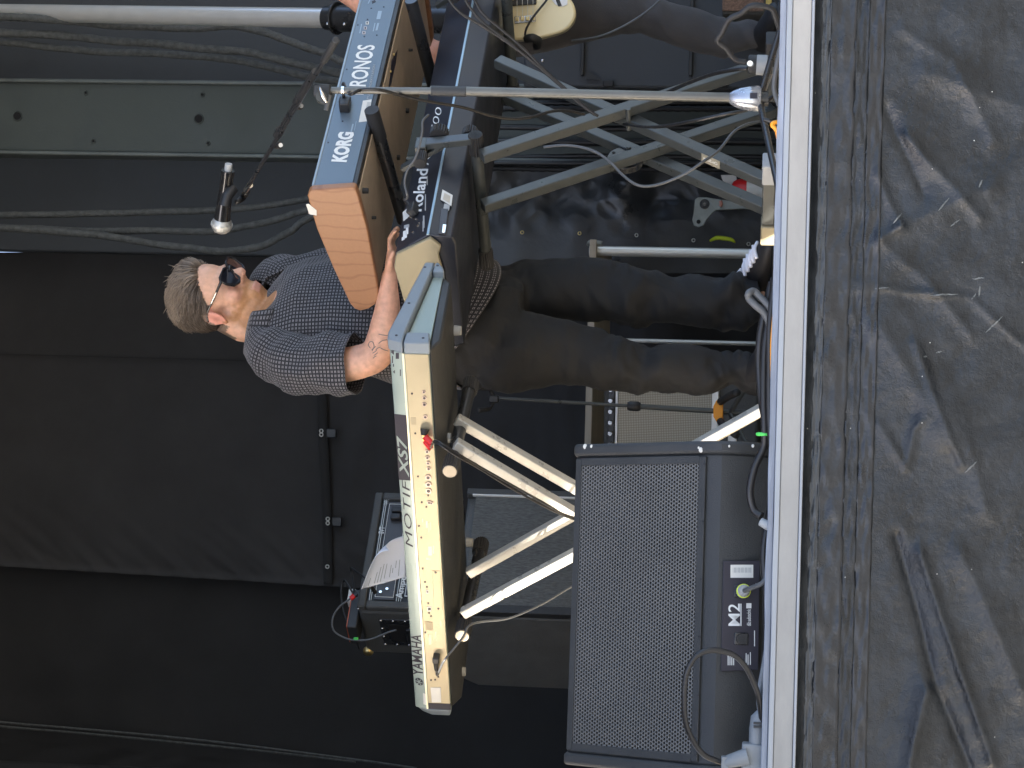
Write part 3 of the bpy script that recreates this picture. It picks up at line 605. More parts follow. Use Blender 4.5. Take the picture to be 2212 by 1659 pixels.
# small box with leads on top of the head
pd = thing('pedal_box', 'small dark effects box with an orange side on top of the amplifier head', 'effects box', hc)
c = hc - b1 * .03 + b2 * .1 + Z * .018
MB().box(c, (b1, b2, Z), (.075, .05, .016)).build('casing', 'dark_plastic', pd, bevel=.004)
MB().box(c + b1 * .0 + Z * .0175, (b1, b2, Z), (.07, .046, .0015)).build('orange_lid', mat('orange_lid', (.45, .1, .04), .5), pd)
MB().box(c - b1 * .06 + Z * .02 - b2 * .02, (b1, b2, Z), (.025, .02, .012)).build('pale_switch', 'white_label', pd, bevel=.003)
ld = thing('patch_lead', 'grey lead looping from a red plug down past the amplifier head', 'cable', hc)
YL = 2.5
MB().tube([P(761, 1289, YL), P(753, 1296, YL), P(733, 1311, YL), P(719, 1335, YL), P(721, 1362, YL), P(745, 1378, YL), P(770, 1383, YL), P(800, 1381, YL), P(838, 1366, YL), P(856, 1361, YL)], .0032, 8, smooth=8).build('lead', 'cable_grey', ld, smooth=True)
MB().tube([P(758, 1293, YL), P(766, 1286, YL)], .0085, 12).build('red_plug', 'red', ld, smooth='auto')
MB().tube([P(766, 1286, YL), P(772, 1284, YL)], .0075, 12).build('plug_end', 'black_plastic', ld, smooth='auto')
MB().tube([P(769, 1377, YL), P(769, 1382, YL)], .008, 10).build('green_tape', 'green_tape', ld, smooth='auto')
ld2 = thing('patch_lead', 'dark lead hanging from the curtain to a jack in the amplifier front', 'cable', hc)
MB().tube([P(766, 1284, YL), P(762, 1250, YL + .1), P(758, 1228, YL + .1), P(766, 1232, YL + .05), P(785, 1246, YL), P(799, 1262, YL - .04), P(808, 1277, YL - .03)], .0036, 8, smooth=8).build('lead', 'cable', ld2, smooth=True)
MB().tube([P(799, 1262, YL - .04), P(811, 1281, YL - .02)], [.006, .007], 10).build('jack_plug', 'black_plastic', ld2, smooth='auto')
o = MB().tube([P(764, 1284, YL + .1), P(744, 1254, YL + .15), P(737, 1280, YL + .15), P(744, 1325, YL + .12), P(766, 1375, YL + .12), P(776, 1402, YL + .15)], .0036, 8, smooth=8).build('rear_lead', 'cable', smooth=True)
tag(o, 'dark lead bowed behind the red plug on the amplifier head', 'cable')

# ================================================================== SILVER KEYBOARD AND ITS STAND
A31 = R(31)
FS = .964
f1 = V((-math.cos(A31), math.sin(A31), 0)) * FS; f2 = V((math.sin(A31), math.cos(A31), 0)) * FS
yk = P(839, 733, .75)                                  # near right corner of the rear top edge
ym = yk - Z * .037 - f2 * .016                         # middle edge of the rear
yam = thing('silver_keyboard', 'silver synthesizer keyboard with its rear jack panel turned to the audience', 'keyboard', V((0, 1.3, .85)))
YL_ = 1.185
def yx(s, q, h): return ym + f1 * s + f2 * q + Z * h * FS
prof = [(0, 0), (.016, .037), (.05, .042), (.25, .03), (.42, .0), (.42, -.03), (.4, -.045), (.0, -.066)]
MB().prism([yx(.03, q, h) for q, h in prof], f1 * (YL_ - .03)).build('case', 'yam_silver', yam, bevel=.003)
und = [(.004, -.0665), (.4, -.046), (.36, -.075), (.05, -.09)]
MB().prism([yx(.02, q, h) for q, h in und], f1 * (YL_ - .03)).build('underside', 'dark_plastic', yam, bevel=.006)
for s, q in ((.16, .35), (.33, .08), (.86, .36), (1.12, .1)): c = yx(s, q, -.078); MB().cyl(c, c - Z * .018, .014, .012, 12).build('rubber_foot', 'grey_ink', yam, smooth='auto')
nP = -f2                                               # rear panel faces -f2 (upright), strip leans back
pan = MB().prism([yx(.032, -.0015, -.004), yx(.032, -.0015, -.0645), yx(YL_ - .012, -.0015, -.0645), yx(YL_ - .012, -.0015, -.004)], f2 * .002).build('jack_panel', 'yam_panel', yam, bevel=.0006)
pp = yx(0, -.0016, 0)
MB().prism([yx(.03, -.003, .0025), yx(.03, -.003, -.0025), yx(YL_ - .01, -.003, -.0025), yx(YL_ - .01, -.003, .0025)], f2 * .003).build('bright_edge', mat('bright_edge', (.85, .82, .6), .35, .2), yam)
nS = V((0, 0, 0)); _e = (yx(0, .016, .037) - yx(0, 0, 0)).normalized(); nS = f1.cross(_e).normalized()
if nS.dot(V((0, -1, 0))) < 0: nS = -nS
ps = yx(0, 0, 0)
text('lettering', 'YAMAHA', ps, nS, (892, 1457), (914, 1457), (888, 1371), (910, 1372), 'dark_ink', yam, .015, .2)
text('lettering', 'MOTIF', ps, nS, (877, 1182), (892.5, 1182), (868, 1036), (884, 1036), 'dark_ink', yam, -.005, .25, spacing=1.1)
patch('name_plate', [(852, 894), (879, 897), (889, 1038), (862, 1036)], ps, nS, 'dark_ink', yam, .0006)
text('lettering', 'XS7', ps, nS, (865, 1031), (885, 1031), (857, 940), (878, 938), 'yam_silver', yam, .02, .35, lift=.0014)
# tuning-fork roundel
lc = PL(906, 1472, ps, nS, .0008); la = f1; lb = nS.cross(f1).normalized()
MB().prism([lc + (la * math.cos(a) + lb * math.sin(a)) * .0125 for a in [k * math.pi / 14 for k in range(28)]], nS * .0005).build('logo_disc', 'dark_ink', yam)
for k in range(3):
    a = math.pi / 2 + k * math.pi / 3; d = la * math.cos(a) + lb * math.sin(a); n_ = nS.cross(d)
    MB().box(lc + nS * .001, (d, n_, nS), (.0112, .0012, .0004)).build('logo_fork', 'yam_silver', yam)
for (x0, y0, x1, y1) in [(845, 757, 851, 762), (849, 786, 851, 792), (847, 769, 849, 784), (855, 762, 862, 775), (864, 798, 866, 812)]: patch('printing', rect(x0, y0, x1, y1), ps, nS, 'dark_ink', yam, .0005)
patch('warning_sign', [(846, 762), (851, 758), (851, 766)], ps, nS, 'dark_ink', yam, .0007); patch('warning_sign', [(849, 803), (853, 799), (853, 807)], ps, nS, 'dark_ink', yam, .0007)
patch('small_label', [(914, 1497), (920, 1499), (921, 1523), (915, 1521)], ps, nS, 'white_label', yam, .0007)
patch('white_sticker', [(930, 1485), (952, 1485), (953, 1517), (933, 1517)], pp, nP, 'white_label', yam, .0012)
M['jack_dark'] = mat('jack_dark', (.022, .016, .02), .4); M['jack_ring'] = mat('jack_ring', (.5, .4, .36), .35, .6); M['print_pale'] = mat('print_pale', (.85, .78, .55), .5)
JK = [(916, 846, 4), (917, 859, 5), (917, 873, 5), (919, 900, 5), (922, 958, 5), (923, 975, 5), (923.5, 988, 5), (925, 1000, 5), (926, 1012, 5), (925, 1031, 7), (925.5, 1046, 7), (926, 1060, 7), (927, 1085, 5), (932, 1086, 4), (947, 1447, 5)]
for x, y, r_ in JK:
    q = PL(x, y, pp, nP); rr = px(r_, 1.1)
    jr = MB().tube([q - nP * .001, q + nP * .003], [rr, rr * .92], 16).build('jack', 'jack_ring', yam, smooth='auto')
    MB().tube([q + nP * .002, q + nP * .0036], rr * .55, 12).build('jack_hole', 'jack_dark', jr)
for x, y in [(890, 850), (897, 936), (903, 1029), (911, 1085), (905, 1136), (910, 1161), (913, 1228), (918, 1257), (922, 1268), (925, 1303), (927, 1324), (931, 1331), (919, 1366), (931, 1469), (940, 1468), (947, 1462), (921, 1095), (925, 1070)]:
    q = PL(x, y, pp, nP); MB().cyl(q, q + nP * .0015, px(2.2, 1.2), n=10).build('screw', 'jack_dark', yam)
patch('lock_slot', [(887, 902), (898, 902), (899, 917), (889, 917)], pp, nP, mat('slot_tan', (.38, .32, .2), .5), yam, .0008)
patch('cover_plate', [(934, 1232), (952, 1233), (956, 1318), (938, 1318)], pp, nP, 'yam_panel', yam, .0012, .0006)
for x, y in ((941, 1236), (947, 1314)): q = PL(x, y, pp, nP); MB().cyl(q, q + nP * .0025, px(2.4, 1.2), n=10).build('screw', 'jack_dark', yam)
for (x0, y0, x1, y1) in [(920, 1274, 926, 1282), (923, 1310, 932, 1320)]: patch('socket', rect(x0, y0, x1, y1), pp, nP, 'white_label', yam, .001); patch('socket_hole', rect(x0 + 2, y0 + 2.5, x1 - 1.5, y1 - 2.5), pp, nP, 'jack_dark', yam, .0016)
patch('latch_plate', [(918, 1342), (934, 1344), (935, 1361), (920, 1361)], pp, nP, mat('slot_tan2', (.4, .33, .2), .5), yam, .001)
for (x0, y0, x1, y1) in [(920, 1125, 924, 1140), (926, 1130, 927, 1150), (930, 1128, 931, 1145), (925, 1180, 933, 1200), (935, 1178, 938, 1196), (921, 1205, 930, 1209), (929, 1345, 933, 1349), (926, 1370, 932, 1392), (940, 1364, 943, 1384), (950, 1340, 953, 1352), (921, 955, 922, 967), (912, 1120, 914, 1128)]: patch('printing', rect(x0, y0, x1, y1), pp, nP, 'print_pale', yam, .0004)
# right end cap (facing the other keyboards) and left end cap
eN = -f1
def capm(pts, name, s0, th, mt='yam_cap', bev=.004, par=yam): return MB().prism([yx(s0, q, h) for q, h in pts], f1 * th).build(name, mt, par, bevel=bev)
capm([(-.004, .0), (.016, .041), (.05, .044), (.43, .004), (.43, -.022), (.395, -.022), (.045, .0)], 'end_cap', -.004, .034)
capm([(-.004, -.003), (.05, -.003), (.05, -.062), (-.004, -.07)], 'end_cap_post', -.004, .034); capm([(.38, -.024), (.43, -.024), (.43, -.034), (.4, -.05), (.38, -.055)], 'end_cap_post', -.004, .034)
capm([(.05, -.002), (.38, -.024), (.385, -.05), (.05, -.064)], 'end_cap_recess', .016, .012, 'yam_silver', .001)
for q, h in ((.03, .02), (.2, .013), (.4, .0), (.02, -.05), (.41, -.033)): c = yx(-.004, q, h); MB().cyl(c + f1 * .004, c - f1 * .001, .0036, n=10).build('screw_hole', 'dark_ink', yam)
MB().loft([[yx(YL_ - .008, q, h) for q, h in ((-.004, -.001), (.016, .039), (.42, .002), (.42, -.035), (-.004, -.068))], [yx(YL_ + .028, q * .8 + .02, h * .75 - .008) for q, h in ((-.004, -.001), (.016, .039), (.42, .002), (.42, -.035), (-.004, -.068))]]).build('end_cap', 'yam_cap', yam, bevel=.004)
MB().prism([yx(YL_ - .03, -.003, -.003), yx(YL_ - .03, -.003, -.066), yx(YL_ - .01, -.003, -.066), yx(YL_ - .01, -.003, -.003)], f2 * .004).build('shadow_gap', 'dark_ink', yam)
MB().box(yx(.6, .33, .02), (f1, f2, Z), (.52, .075, .006)).build('keys', 'ivory', yam, bevel=.002)

ys = thing('keyboard_stand', 'cross-legged steel stand under the silver keyboard, its legs coloured pale as if sunlit', 'keyboard stand', V((-.4, 1.3, 0)))
for t_, (da, db) in ((.325, (-.085, .36)), (.885, (-.04, .4))):
    c0 = ym + f1 * t_ - Z * .112; a_ = c0 + f2 * da; b_ = c0 + f2 * db
    at_ = MB().cyl(a_, b_, .0165, n=22).build('arm', 'black_metal', ys, smooth='auto')
    MB().knurl(a_ - f2 * .002, a_ + f2 * .055, .0215).build('end_grip', 'rubber', at_); MB().knurl(b_ - f2 * .055, b_, .0215).build('end_grip', 'rubber', at_)
    MB().cyl(a_ - f2 * .0045, a_ - f2 * .0015, .017, n=24).build('end_disc', mat('end_disc%d' % int(t_ * 10), (.5, .42, .3), .5), at_)
M['leg_sunlit'] = mat('leg_sunlit', (.4, .385, .34), .3, .2, rvar=.06, vscale=25)  # pale base stands in for sun glare on black steel legs
def sleg(name, q0, q1, off, par, mt='leg_sunlit', w1=.026, w2=.026):
    p0 = ym + f2 * off; a_ = PL(*q0, p0, f2); b_ = PL(*q1, p0, f2)
    b_ = a_ + (b_ - a_) * ((a_.z - .012) / (a_.z - b_.z))
    MB().bar(a_, b_, f2, w1, w2).build(name, mt, par, bevel=.003)
    return a_, b_
A_, A2_ = sleg('leg', (985, 905), (1245, 1055), .12, ys); B_, B2_ = sleg('leg', (983, 957), (1245, 1112), .0, ys)
C_, C2_ = sleg('leg', (1012, 1238), (1245, 1108), .12 - .034, ys); D_, D2_ = sleg('leg', (1000, 1325), (1245, 1195), -.034, ys)
for s in (.12, .0):
    MB().cyl(PL(1262, 1068 + (.12 - s) * 520, ym, f2) + f2 * (s - .06), PL(1262, 1068 + (.12 - s) * 520, ym, f2) + f2 * (s + .03), .012, n=12).build('pivot_bolt', 'chrome', ys)
for a_, b_ in ((A2_, B2_), (C2_, D2_)): MB().bar(V((a_.x, a_.y, .014)) + f2 * .2, V((b_.x, b_.y, .014)) - f2 * .2, Z, .026, .03).build('floor_bar', 'stand_steel', ys, bevel=.003)

# leads into the silver keyboard
rc = thing('stereo_lead', 'twin lead with red plugs hanging from the jack panel of the silver keyboard', 'cable', yk)
for x, y in ((917, 936), (917, 945)):
    q = PL(x, y, pp, nP); MB().cyl(q, q + nP * .012, .0045, n=12).build('plug_collar', 'brass', rc, smooth='auto')
q0 = PL(921, 938, pp, nP, .014); q1 = PL(937, 946, pp, nP, .03); q0b = PL(921, 947, pp, nP, .014); q1b = PL(934, 955, pp, nP, .03)
for a_, b_ in ((q0, q1), (q0b, q1b)): MB().cyl(a_, b_, .0082, .0074, 12).build('red_plug', 'red', rc, smooth='auto')
MB().tube([PL(918, 925, pp, nP, .004), PL(917, 935, pp, nP, .012)], [.012, .007], 12).build('plug_boot', 'black_plastic', rc, smooth='auto')
YQ = .64
MB().tube([q1, P(943, 952, YQ), P(985, 978, YQ), P(1040, 1010, YQ + .05), P(1110, 1050, YQ + .1), P(1185, 1092, YQ + .15), P(1216, 1110, YQ + .2), P(1260, 1124, YQ + .3)], .0028, 8, smooth=8).build('lead', 'cable', rc, smooth=True)
MB().tube([q1b, P(941, 957, YQ), P(985, 984, YQ), P(1035, 1012, YQ + .05), P(1100, 1052, YQ + .1), P(1180, 1096, YQ + .16), P(1214, 1112, YQ + .2), P(1260, 1130, YQ + .3)], .0028, 8, smooth=8).build('lead', 'cable', rc, smooth=True)
pc = thing('power_lead', 'black plug and lead leaving the left part of the jack panel', 'cable', yk)
a_ = PL(944, 1409, pp, nP, .012); b_ = PL(943, 1424, pp, nP, .012); c_ = PL(944, 1441, pp, nP, .014)
MB().box((a_ + b_) / 2, (f1, f2, Z), (.0095, .014, .009)).build('plug_body', 'black_plastic', pc, bevel=.003)
MB().tube([b_, c_], [.008, .005], 12).build('plug_boot', 'rubber', pc, smooth='auto')
MB().tube([c_, PL(948, 1444, pp, nP, .03), P(957, 1431, YQ + .3), P(975, 1408, YQ + .3), P(1000, 1376, YQ + .32), P(1013, 1352, YQ + .35), P(1040, 1343, YQ + .4), P(1100, 1335, YQ + .45), P(1170, 1305, YQ + .5), P(1245, 1262, YQ + .55), P(1330, 1230, YQ + .6)], .003, 8, smooth=8).build('lead', 'cable_grey', pc, smooth=True)

sh = thing('sheet_paper', 'white printed sheet standing curled behind the silver keyboard', 'paper', yk)
def pfun(a, b):
    # b runs from the keyboard upwards, a from right to left
    e0 = V((878, 1156, 0)).lerp(V((876, 1246, 0)), a); e1_ = V((808, 1174, 0)).lerp(V((768, 1276, 0)), a)
    x = e0.x + (e1_.x - e0.x) * b; y = e0.y + (e1_.y - e0.y) * b
    k = max(0, (b - .72) / .28); cr = 22 * (1 - a) ** 6 * b ** 3
    return P(x + cr + 12 * k * k, y + cr * .8 - 3 * k, 1.45 + .02 * a - .09 * b - .05 * k * k + .012 * math.sin(a * 3))
pm = MB().grid(pfun, 16, 20).build('sheet', 'paper', sh, smooth=True); s_ = pm.modifiers.new('s', 'SOLIDIFY'); s_.thickness = .0006
for a0, a1, b in ((.55, .93, .15), (.55, .72, .23), (.62, .9, .34), (.56, .9, .45), (.55, .95, .52), (.6, .95, .58), (.7, .95, .64), (.7, .82, .29), (.8, .98, .76)):
    pts = [pfun(a0 + (a1 - a0) * k / 8, b) + V((0, -.002, 0)) for k in range(9)]; pt2 = [pfun(a0 + (a1 - a0) * k / 8, b - .013) + V((0, -.002, 0)) for k in range(9)]
    mb = MB(); mb.v = pts + pt2; mb.f = [(k, k + 1, 10 + k, 9 + k) for k in range(8)]; mb.build('printed_line', 'grey_ink', sh)

# ================================================================== FLOOR MONITOR
wd = thing('floor_monitor', 'black wedge floor monitor with perforated grille at the front of the stage', 'speaker', P(1640, 1300, .3))
wr = P(1247, 960, .395); wl_ = P(1236, 1652, .325)        # ends of the top ridge
w1 = V((wl_.x - wr.x, wl_.y - wr.y, 0)); WLN = w1.length; w1.normalize(); w2 = V((-w1.y, w1.x, 0))
if w2.y < 0: w2 = -w2
WZ = wr.z; ob_ = V((wr.x, wr.y, 0))
def wp(s, d, h): return ob_ + w1 * s + w2 * d + Z * h
# side profile (depth from ridge, height): ridge, baffle foot, chin, floor line, back
zb = P(1519, 1300, .1).z
PR = [(.0, WZ), (-.22, zb), (-.232, zb - .03), (-.225, .07), (-.19, .004), (.22, .004), (.24, .03), (.1, WZ - .02), (.05, WZ)]
MB().prism([wp(.024, d, h) for d, h in PR], w1 * (WLN - .048)).build('cabinet', 'wedge', wd, bevel=.008)
for s0 in (0, WLN - .028):
    PS = [(-.008, WZ + .006), (-.228, zb + .004), (-.242, zb - .03), (-.235, .065), (-.195, .002), (.225, .002), (.248, .03), (.11, WZ - .014), (.05, WZ + .006)]
    sd = MB().prism([wp(s0, d, h) for d, h in PS], w1 * .028).build('side_cheek', 'wedge', wd, bevel=.008, segs=3)
M['handle_dark'] = mat('handle_dark', (.012, .012, .013), .9)
for (d0, h0, d1, h1) in ((-.06, .27, .06, .18), (-.1, .12, .02, .06)):
    MB().prism([wp(-.0015, d0, h0), wp(-.0015, d1, h0 - .02), wp(-.0015, d1 - .02, h1), wp(-.0015, d0 - .01, h1 + .02)], w1 * .002).build('handle_recess', 'handle_dark', wd, bevel=.0008)
bn = (w1.cross(wp(0, 0, WZ) - wp(0, -.22, zb))).normalized()
if bn.y > 0: bn = -bn
b0 = wp(0, -.22, zb); bu = (wp(0, 0, WZ) - b0).normalized(); BL_ = (wp(0, 0, WZ) - b0).length
fr = MB()
gx0, gx1, gy0, gy1 = .036, WLN - .036, .006, BL_ - .008
pitch = (gx1 - gx0 - .02) / 74; ry = pitch * .866; hr = pitch * .395; K = 8
MB().prism([b0 + w1 * gx0 + bu * gy0 + bn * .001, b0 + w1 * gx1 + bu * gy0 + bn * .001, b0 + w1 * gx1 + bu * gy1 + bn * .001, b0 + w1 * gx0 + bu * gy1 + bn * .001], bn * .0015).build('foam_backing', 'foam', wd)
gm = MB(); rows = int((gy1 - gy0 - .02) / ry); T0, T1 = .0035, .0065
ang = [2 * math.pi * k / 12 for k in range(12)]
def hexr(a):  # radius of the hexagonal cell in direction a (flat sides left/right)
    k = (a) % (math.pi / 3); k = k if k < math.pi / 6 else math.pi / 3 - k
    return pitch / 2 / math.cos(k)
for j in range(rows):
    for i in range(74):
        cx = gx0 + .012 + (i + .5 * (j % 2)) * pitch + pitch * .25; cy = gy0 + .012 + j * ry
        o_ = len(gm.v)
        for rr, T in ((None, T1), (hr, T1), (hr * .94, T0)):
            for a in ang:
                q = (hexr(a) * 1.0 if rr is None else rr); gm.v.append(b0 + w1 * (cx + q * math.cos(a)) + bu * (cy + q * math.sin(a)) + bn * T)
        for L in (0, 1):
            for k in range(12): gm.f.append((o_ + 12 * L + k, o_ + 12 * L + (k + 1) % 12, o_ + 12 * (L + 1) + (k + 1) % 12, o_ + 12 * (L + 1) + k))
me = bpy.data.meshes.new('grille'); me.from_pydata([tuple(q) for q in gm.v], [], gm.f); me.update()
link('grille', me, 'grille_steel', wd)
for (a0, a1, c0, c1) in ((gx0 - .002, gx1 + .002, gy0 - .006, gy0 + .012), (gx0 - .002, gx1 + .002, gy1 - .012, gy1 + .004), (gx0 - .004, gx0 + .013, gy0 + .012, gy1 - .012), (gx1 - .013, gx1 + .004, gy0 + .012, gy1 - .012)):
    MB().box(b0 + w1 * ((a0 + a1) / 2) + bu * ((c0 + c1) / 2) + bn * .005, (w1, bu, bn), ((a1 - a0) / 2, (c1 - c0) / 2, .0022)).build('grille_frame', 'wedge', wd, bevel=.001)
for s in [.05 + k * (WLN - .1) / 5 for k in range(6)]: MB().cyl(b0 + w1 * s + bu * .003 + bn * .0065, b0 + w1 * s + bu * .003 + bn * .0085, .003, n=10).build('screw', 'black_metal', wd)
for s, h, r_ in ((.006, WZ - .02, .006), (.006, WZ - .035, .004), (.02, zb + .015, .006), (.015, zb + .02, .003), (.01, .05, .004), (.012, .1, .003)):
    d = -.008 - (.22) * (WZ - h) / (WZ - zb) if h > zb else -.242
    MB().ell(wp(s, d - .004, h), (w1, w2, Z), (r_, .002, r_ * .8), 8, 6).build('chipped_paint', 'white_label', wd)
# connector panel on the lower front
pn_a = wp(0, -.232, zb - .03); pn_b = wp(0, -.225, .07); pn = w1.cross(pn_a - pn_b).normalized()
if pn.y > 0: pn = -pn
pq = pn_b + pn * .004
cp_ = patch('connector_panel', [(1562, 1212), (1641, 1211), (1638, 1447), (1557, 1450)], pq, pn, 'dark_ink', wd, .003, .001); pq2 = pq + pn * .003
bl = patch('barcode_label', rect(1578, 1220, 1627, 1248), pq2, pn, 'white_label', cp_, .0006)
for k in range(16): x = 1583 + k * 2.6; patch('barcode_stripe', rect(x, 1226, x + (1.6 if k % 3 else .8), 1237), pq2, pn, 'grey_ink', bl, .0009)
text('lettering', 'M2', pq2, pn, (1573, 1352), (1598, 1352), (1573, 1304), (1598, 1304), 'white_ink', cp_, .006)
patch('underline', rect(1599.5, 1304, 1601.5, 1352), pq2, pn, 'white_ink', cp_, .0006)
text('lettering', 'd&b audiotechnik', pq2, pn, (1613, 1352), (1622, 1352), (1613, 1316), (1622, 1316), 'white_ink', cp_, .01)
patch('logo_mark', rect(1612, 1303, 1623, 1314), pq2, pn, 'white_ink', cp_, .0006)
for (x, y0, y1) in ((1572, 1412, 1437), (1576, 1416, 1437), (1580, 1409, 1437), (1584, 1420, 1437), (1611, 1411, 1436), (1615, 1414, 1436), (1620, 1409, 1436), (1629, 1362, 1396), (1632, 1260, 1272)): patch('small_print', rect(x, y0, x + 1.6, y1), pq2, pn, 'white_ink', cp_, .0006)
for y in (1278, 1380):
    q = PL(1601, y, pq2, pn); fl = MB().box(q, (w1, pn, w1.cross(pn)), (.013, .003, .015)).build('socket_flange', 'black_metal', cp_, bevel=.002)
    MB().tube([q, q + pn * .012], [.0115, .0105], 20).build('socket_ring', 'black_plastic', fl, smooth='auto'); MB().tube([q + pn * .012, q + pn * .0125], .0075, 16).build('socket_core', 'rubber', fl)
o = thing('speaker_plug', 'grey speaker plug with yellow and blue rings in the monitor socket', 'plug', P(1640, 1270, .1))
q = PL(1601, 1278, pq2, pn, .01); dr = (P(1628, 1268, -.02) - q).normalized()
MB().tube([q, q + dr * .012], [.0125, .0135], 18).build('metal_nose', 'alu', o, smooth='auto'); MB().tube([q + dr * .011, q + dr * .017], .0145, 18).build('blue_ring', 'blue_ring', o, smooth='auto')
MB().tube([q + dr * .017, q + dr * .026], .0148, 18).build('yellow_ring', 'neon', o, smooth='auto'); MB().tube([q + dr * .026, q + dr * .042], [.0135, .009], 18).build('grey_boot', 'grey_ink', o, smooth='auto')
MB().tube([q + dr * .04, q + dr * .06, P(1648, 1258, .02), P(1657, 1230, .05), P(1660, 1180, .06)], .0052, 10, smooth=6).build('lead', 'cable_grey', o, smooth=True)

# ================================================================== WOODEN-ENDED KEYBOARD, BLACK KEYBOARD, TWO-TIER STAND
A46 = R(46)
ES = 1.074
e1 = V((math.cos(A46), math.sin(A46), 0)) * ES; e2 = V((-math.sin(A46), math.cos(A46), 0)) * ES
kk = P(672, 412, 1.2); nK = -e2
def kp(t_, q, h): return kk + e1 * t_ + e2 * q + Z * h * ES
kg = thing('wooden_ended_keyboard', 'dark-backed workstation keyboard, blue sky sheen coloured into its back, with orange wooden ends on the upper tier', 'keyboard', kp(.5, .2, -.12))
KL = 1.16
MB().prism([kp(.02, q, h) for q, h in ((.003, -.002), (.003, -.108), (.36, -.118), (.37, -.07), (.3, -.035))], e1 * (KL - .04)).build('case', 'black_plastic', kg, bevel=.003)
MB().prism([kp(.02, -.001, -.004), kp(.02, -.001, -.0995), kp(KL - .02, -.001, -.0995), kp(KL - .02, -.001, -.004)], e2 * .004).build('rear_panel', 'korg_sky_sheen', kg, bevel=.001)
MB().prism([kp(.02, -.003, .002), kp(.02, -.003, -.005), kp(KL - .02, -.003, -.005), kp(KL - .02, -.003, .002)], e2 * .03).build('top_rim', 'korg_rim', kg, bevel=.002)
MB().prism([kp(.02, -.003, -.1), kp(.02, -.003, -.112), kp(KL - .02, -.003, -.112), kp(KL - .02, -.003, -.1)], e2 * .02).build('bottom_rim', 'black_plastic', kg, bevel=.002)
MB().prism([kp(.022, .016, -.1125), kp(.022, .36, -.1225), kp(KL - .022, .36, -.1225), kp(KL - .022, .016, -.1125)], -Z * .004).build('bottom_board', 'hardboard', kg, bevel=.001)
# wood: grain rings
mt, tr, b = principled('cherry_wood'); tc = nd(tr, 'ShaderNodeTexCoord'); mp = nd(tr, 'ShaderNodeMapping')
mp.inputs['Location'].default_value = (-kp(0, -.3, .0).x, -kp(0, -.3, 0).y, -(kk.z - .07)); 
tr.links.new(tc.outputs['Object'], mp.inputs[0])
wv = nd(tr, 'ShaderNodeTexWave'); wv.wave_type = 'RINGS'; wv.rings_direction = 'SPHERICAL'; wv.inputs['Scale'].default_value = 7; wv.inputs['Distortion'].default_value = 7; wv.inputs['Detail'].default_value = 2; wv.inputs['Detail Scale'].default_value = .8
ns = nd(tr, 'ShaderNodeTexNoise'); ns.inputs['Scale'].default_value = 120; ns.inputs['Detail'].default_value = 4
tr.links.new(mp.outputs[0], wv.inputs['Vector']); tr.links.new(mp.outputs[0], ns.inputs['Vector'])
rp = nd(tr, 'ShaderNodeValToRGB'); rp.color_ramp.elements[0].position = .0; rp.color_ramp.elements[0].color = (.27, .12, .055, 1); rp.color_ramp.elements[1].position = .1; rp.color_ramp.elements[1].color = (.345, .162, .075, 1)
tr.links.new(wv.outputs['Fac'], rp.inputs[0])
mx = nd(tr, 'ShaderNodeMix', data_type='RGBA', blend_type='MULTIPLY'); mx.inputs['Factor'].default_value = .2
tr.links.new(rp.outputs[0], mx.inputs['A']); tr.links.new(ns.outputs[0], mx.inputs['B']); tr.links.new(mx.outputs['Result'], b.inputs['Base Color']); b.inputs['Roughness'].default_value = .4
M['cherry'] = mt
out = [(664, 424), (667, 415), (673, 411), (760, 405), (768, 407), (775, 425), (794, 494), (816, 618), (818, 640), (812, 657), (796, 668), (778, 672), (766, 668), (756, 656), (720, 580), (684, 494)]
wend = MB().prism([PL(x, y, kk, e1) for x, y in out], e1 * .022).build('wooden_end', 'cherry', kg, bevel=.004, segs=3)
MB().prism([PL(x, y, kk, e1) + e1 * (KL - .022) for x, y in out], e1 * .022).build('wooden_end', 'cherry', kg, bevel=.004, segs=3)
ptk = PL(665, 452, kk, e1); 
MB().prism([PL(x, y, kk, e1, -.0012) for x, y in ((661, 441), (667, 440), (684, 454), (684, 465), (668, 462))], e1 * .001).build('white_tape', 'white_label', kg)
MB().box(kp(.58, .29, -.045), (e1, e2, Z), (.5, .06, .008)).build('keys', 'ivory', kg, bevel=.002)
kpl = kp(0, -.001, 0)
text('lettering', 'KORG', kpl, nK, (715, 349), (749, 351), (732, 285), (766, 286), 'white_ink', kg, .05)
text('lettering', 'KRONOS', kpl, nK, (750, 204), (786, 205), (773, 97), (811, 98), 'white_ink', kg, .02)
text('lettering', 'MUSIC WORKSTATION', kpl, nK, (792, 214), (797, 214), (806, 140), (811.5, 140), 'grey_ink', kg, .0)
kst = patch('barcode_sticker', [(775, 264), (795, 262), (803, 215), (784, 218)], kpl, nK, 'white_label', kg, .0008)
for k in range(7): y = 222 + k * 2.6; patch('barcode_stripe', [(789 + (242 - y) * .2, y), (797 + (242 - y) * .2, y), (797 + (242 - y) * .2, y + 1.3), (789 + (242 - y) * .2, y + 1.3)], kpl, nK, 'grey_ink', kst, .0012)
for x, y in ((686, 402), (712, 405), (733, 404), (709, 308), (749, 150), (736, 202 + 14), (773, 54), (794, 42), (802, 18), (829, 15), (787, 79), (814, 76), (740, 262)):
    q = PL(x, y, kpl, nK); MB().cyl(q, q + nK * .001, px(2.1, .9), n=10).build('screw', 'dark_ink', kg)
for x, y in ((793, 50), (789, 61), (786, 71)): patch('port', rect(x - 3, y - 3, x + 3.4, y + 3), kpl, nK, 'white_label' if y < 55 else 'jack_ring', kg, .001); patch('port_hole', rect(x - 1.5, y - 1.7, x + 1.8, y + 1.7), kpl, nK, 'dark_ink', kg, .0016)
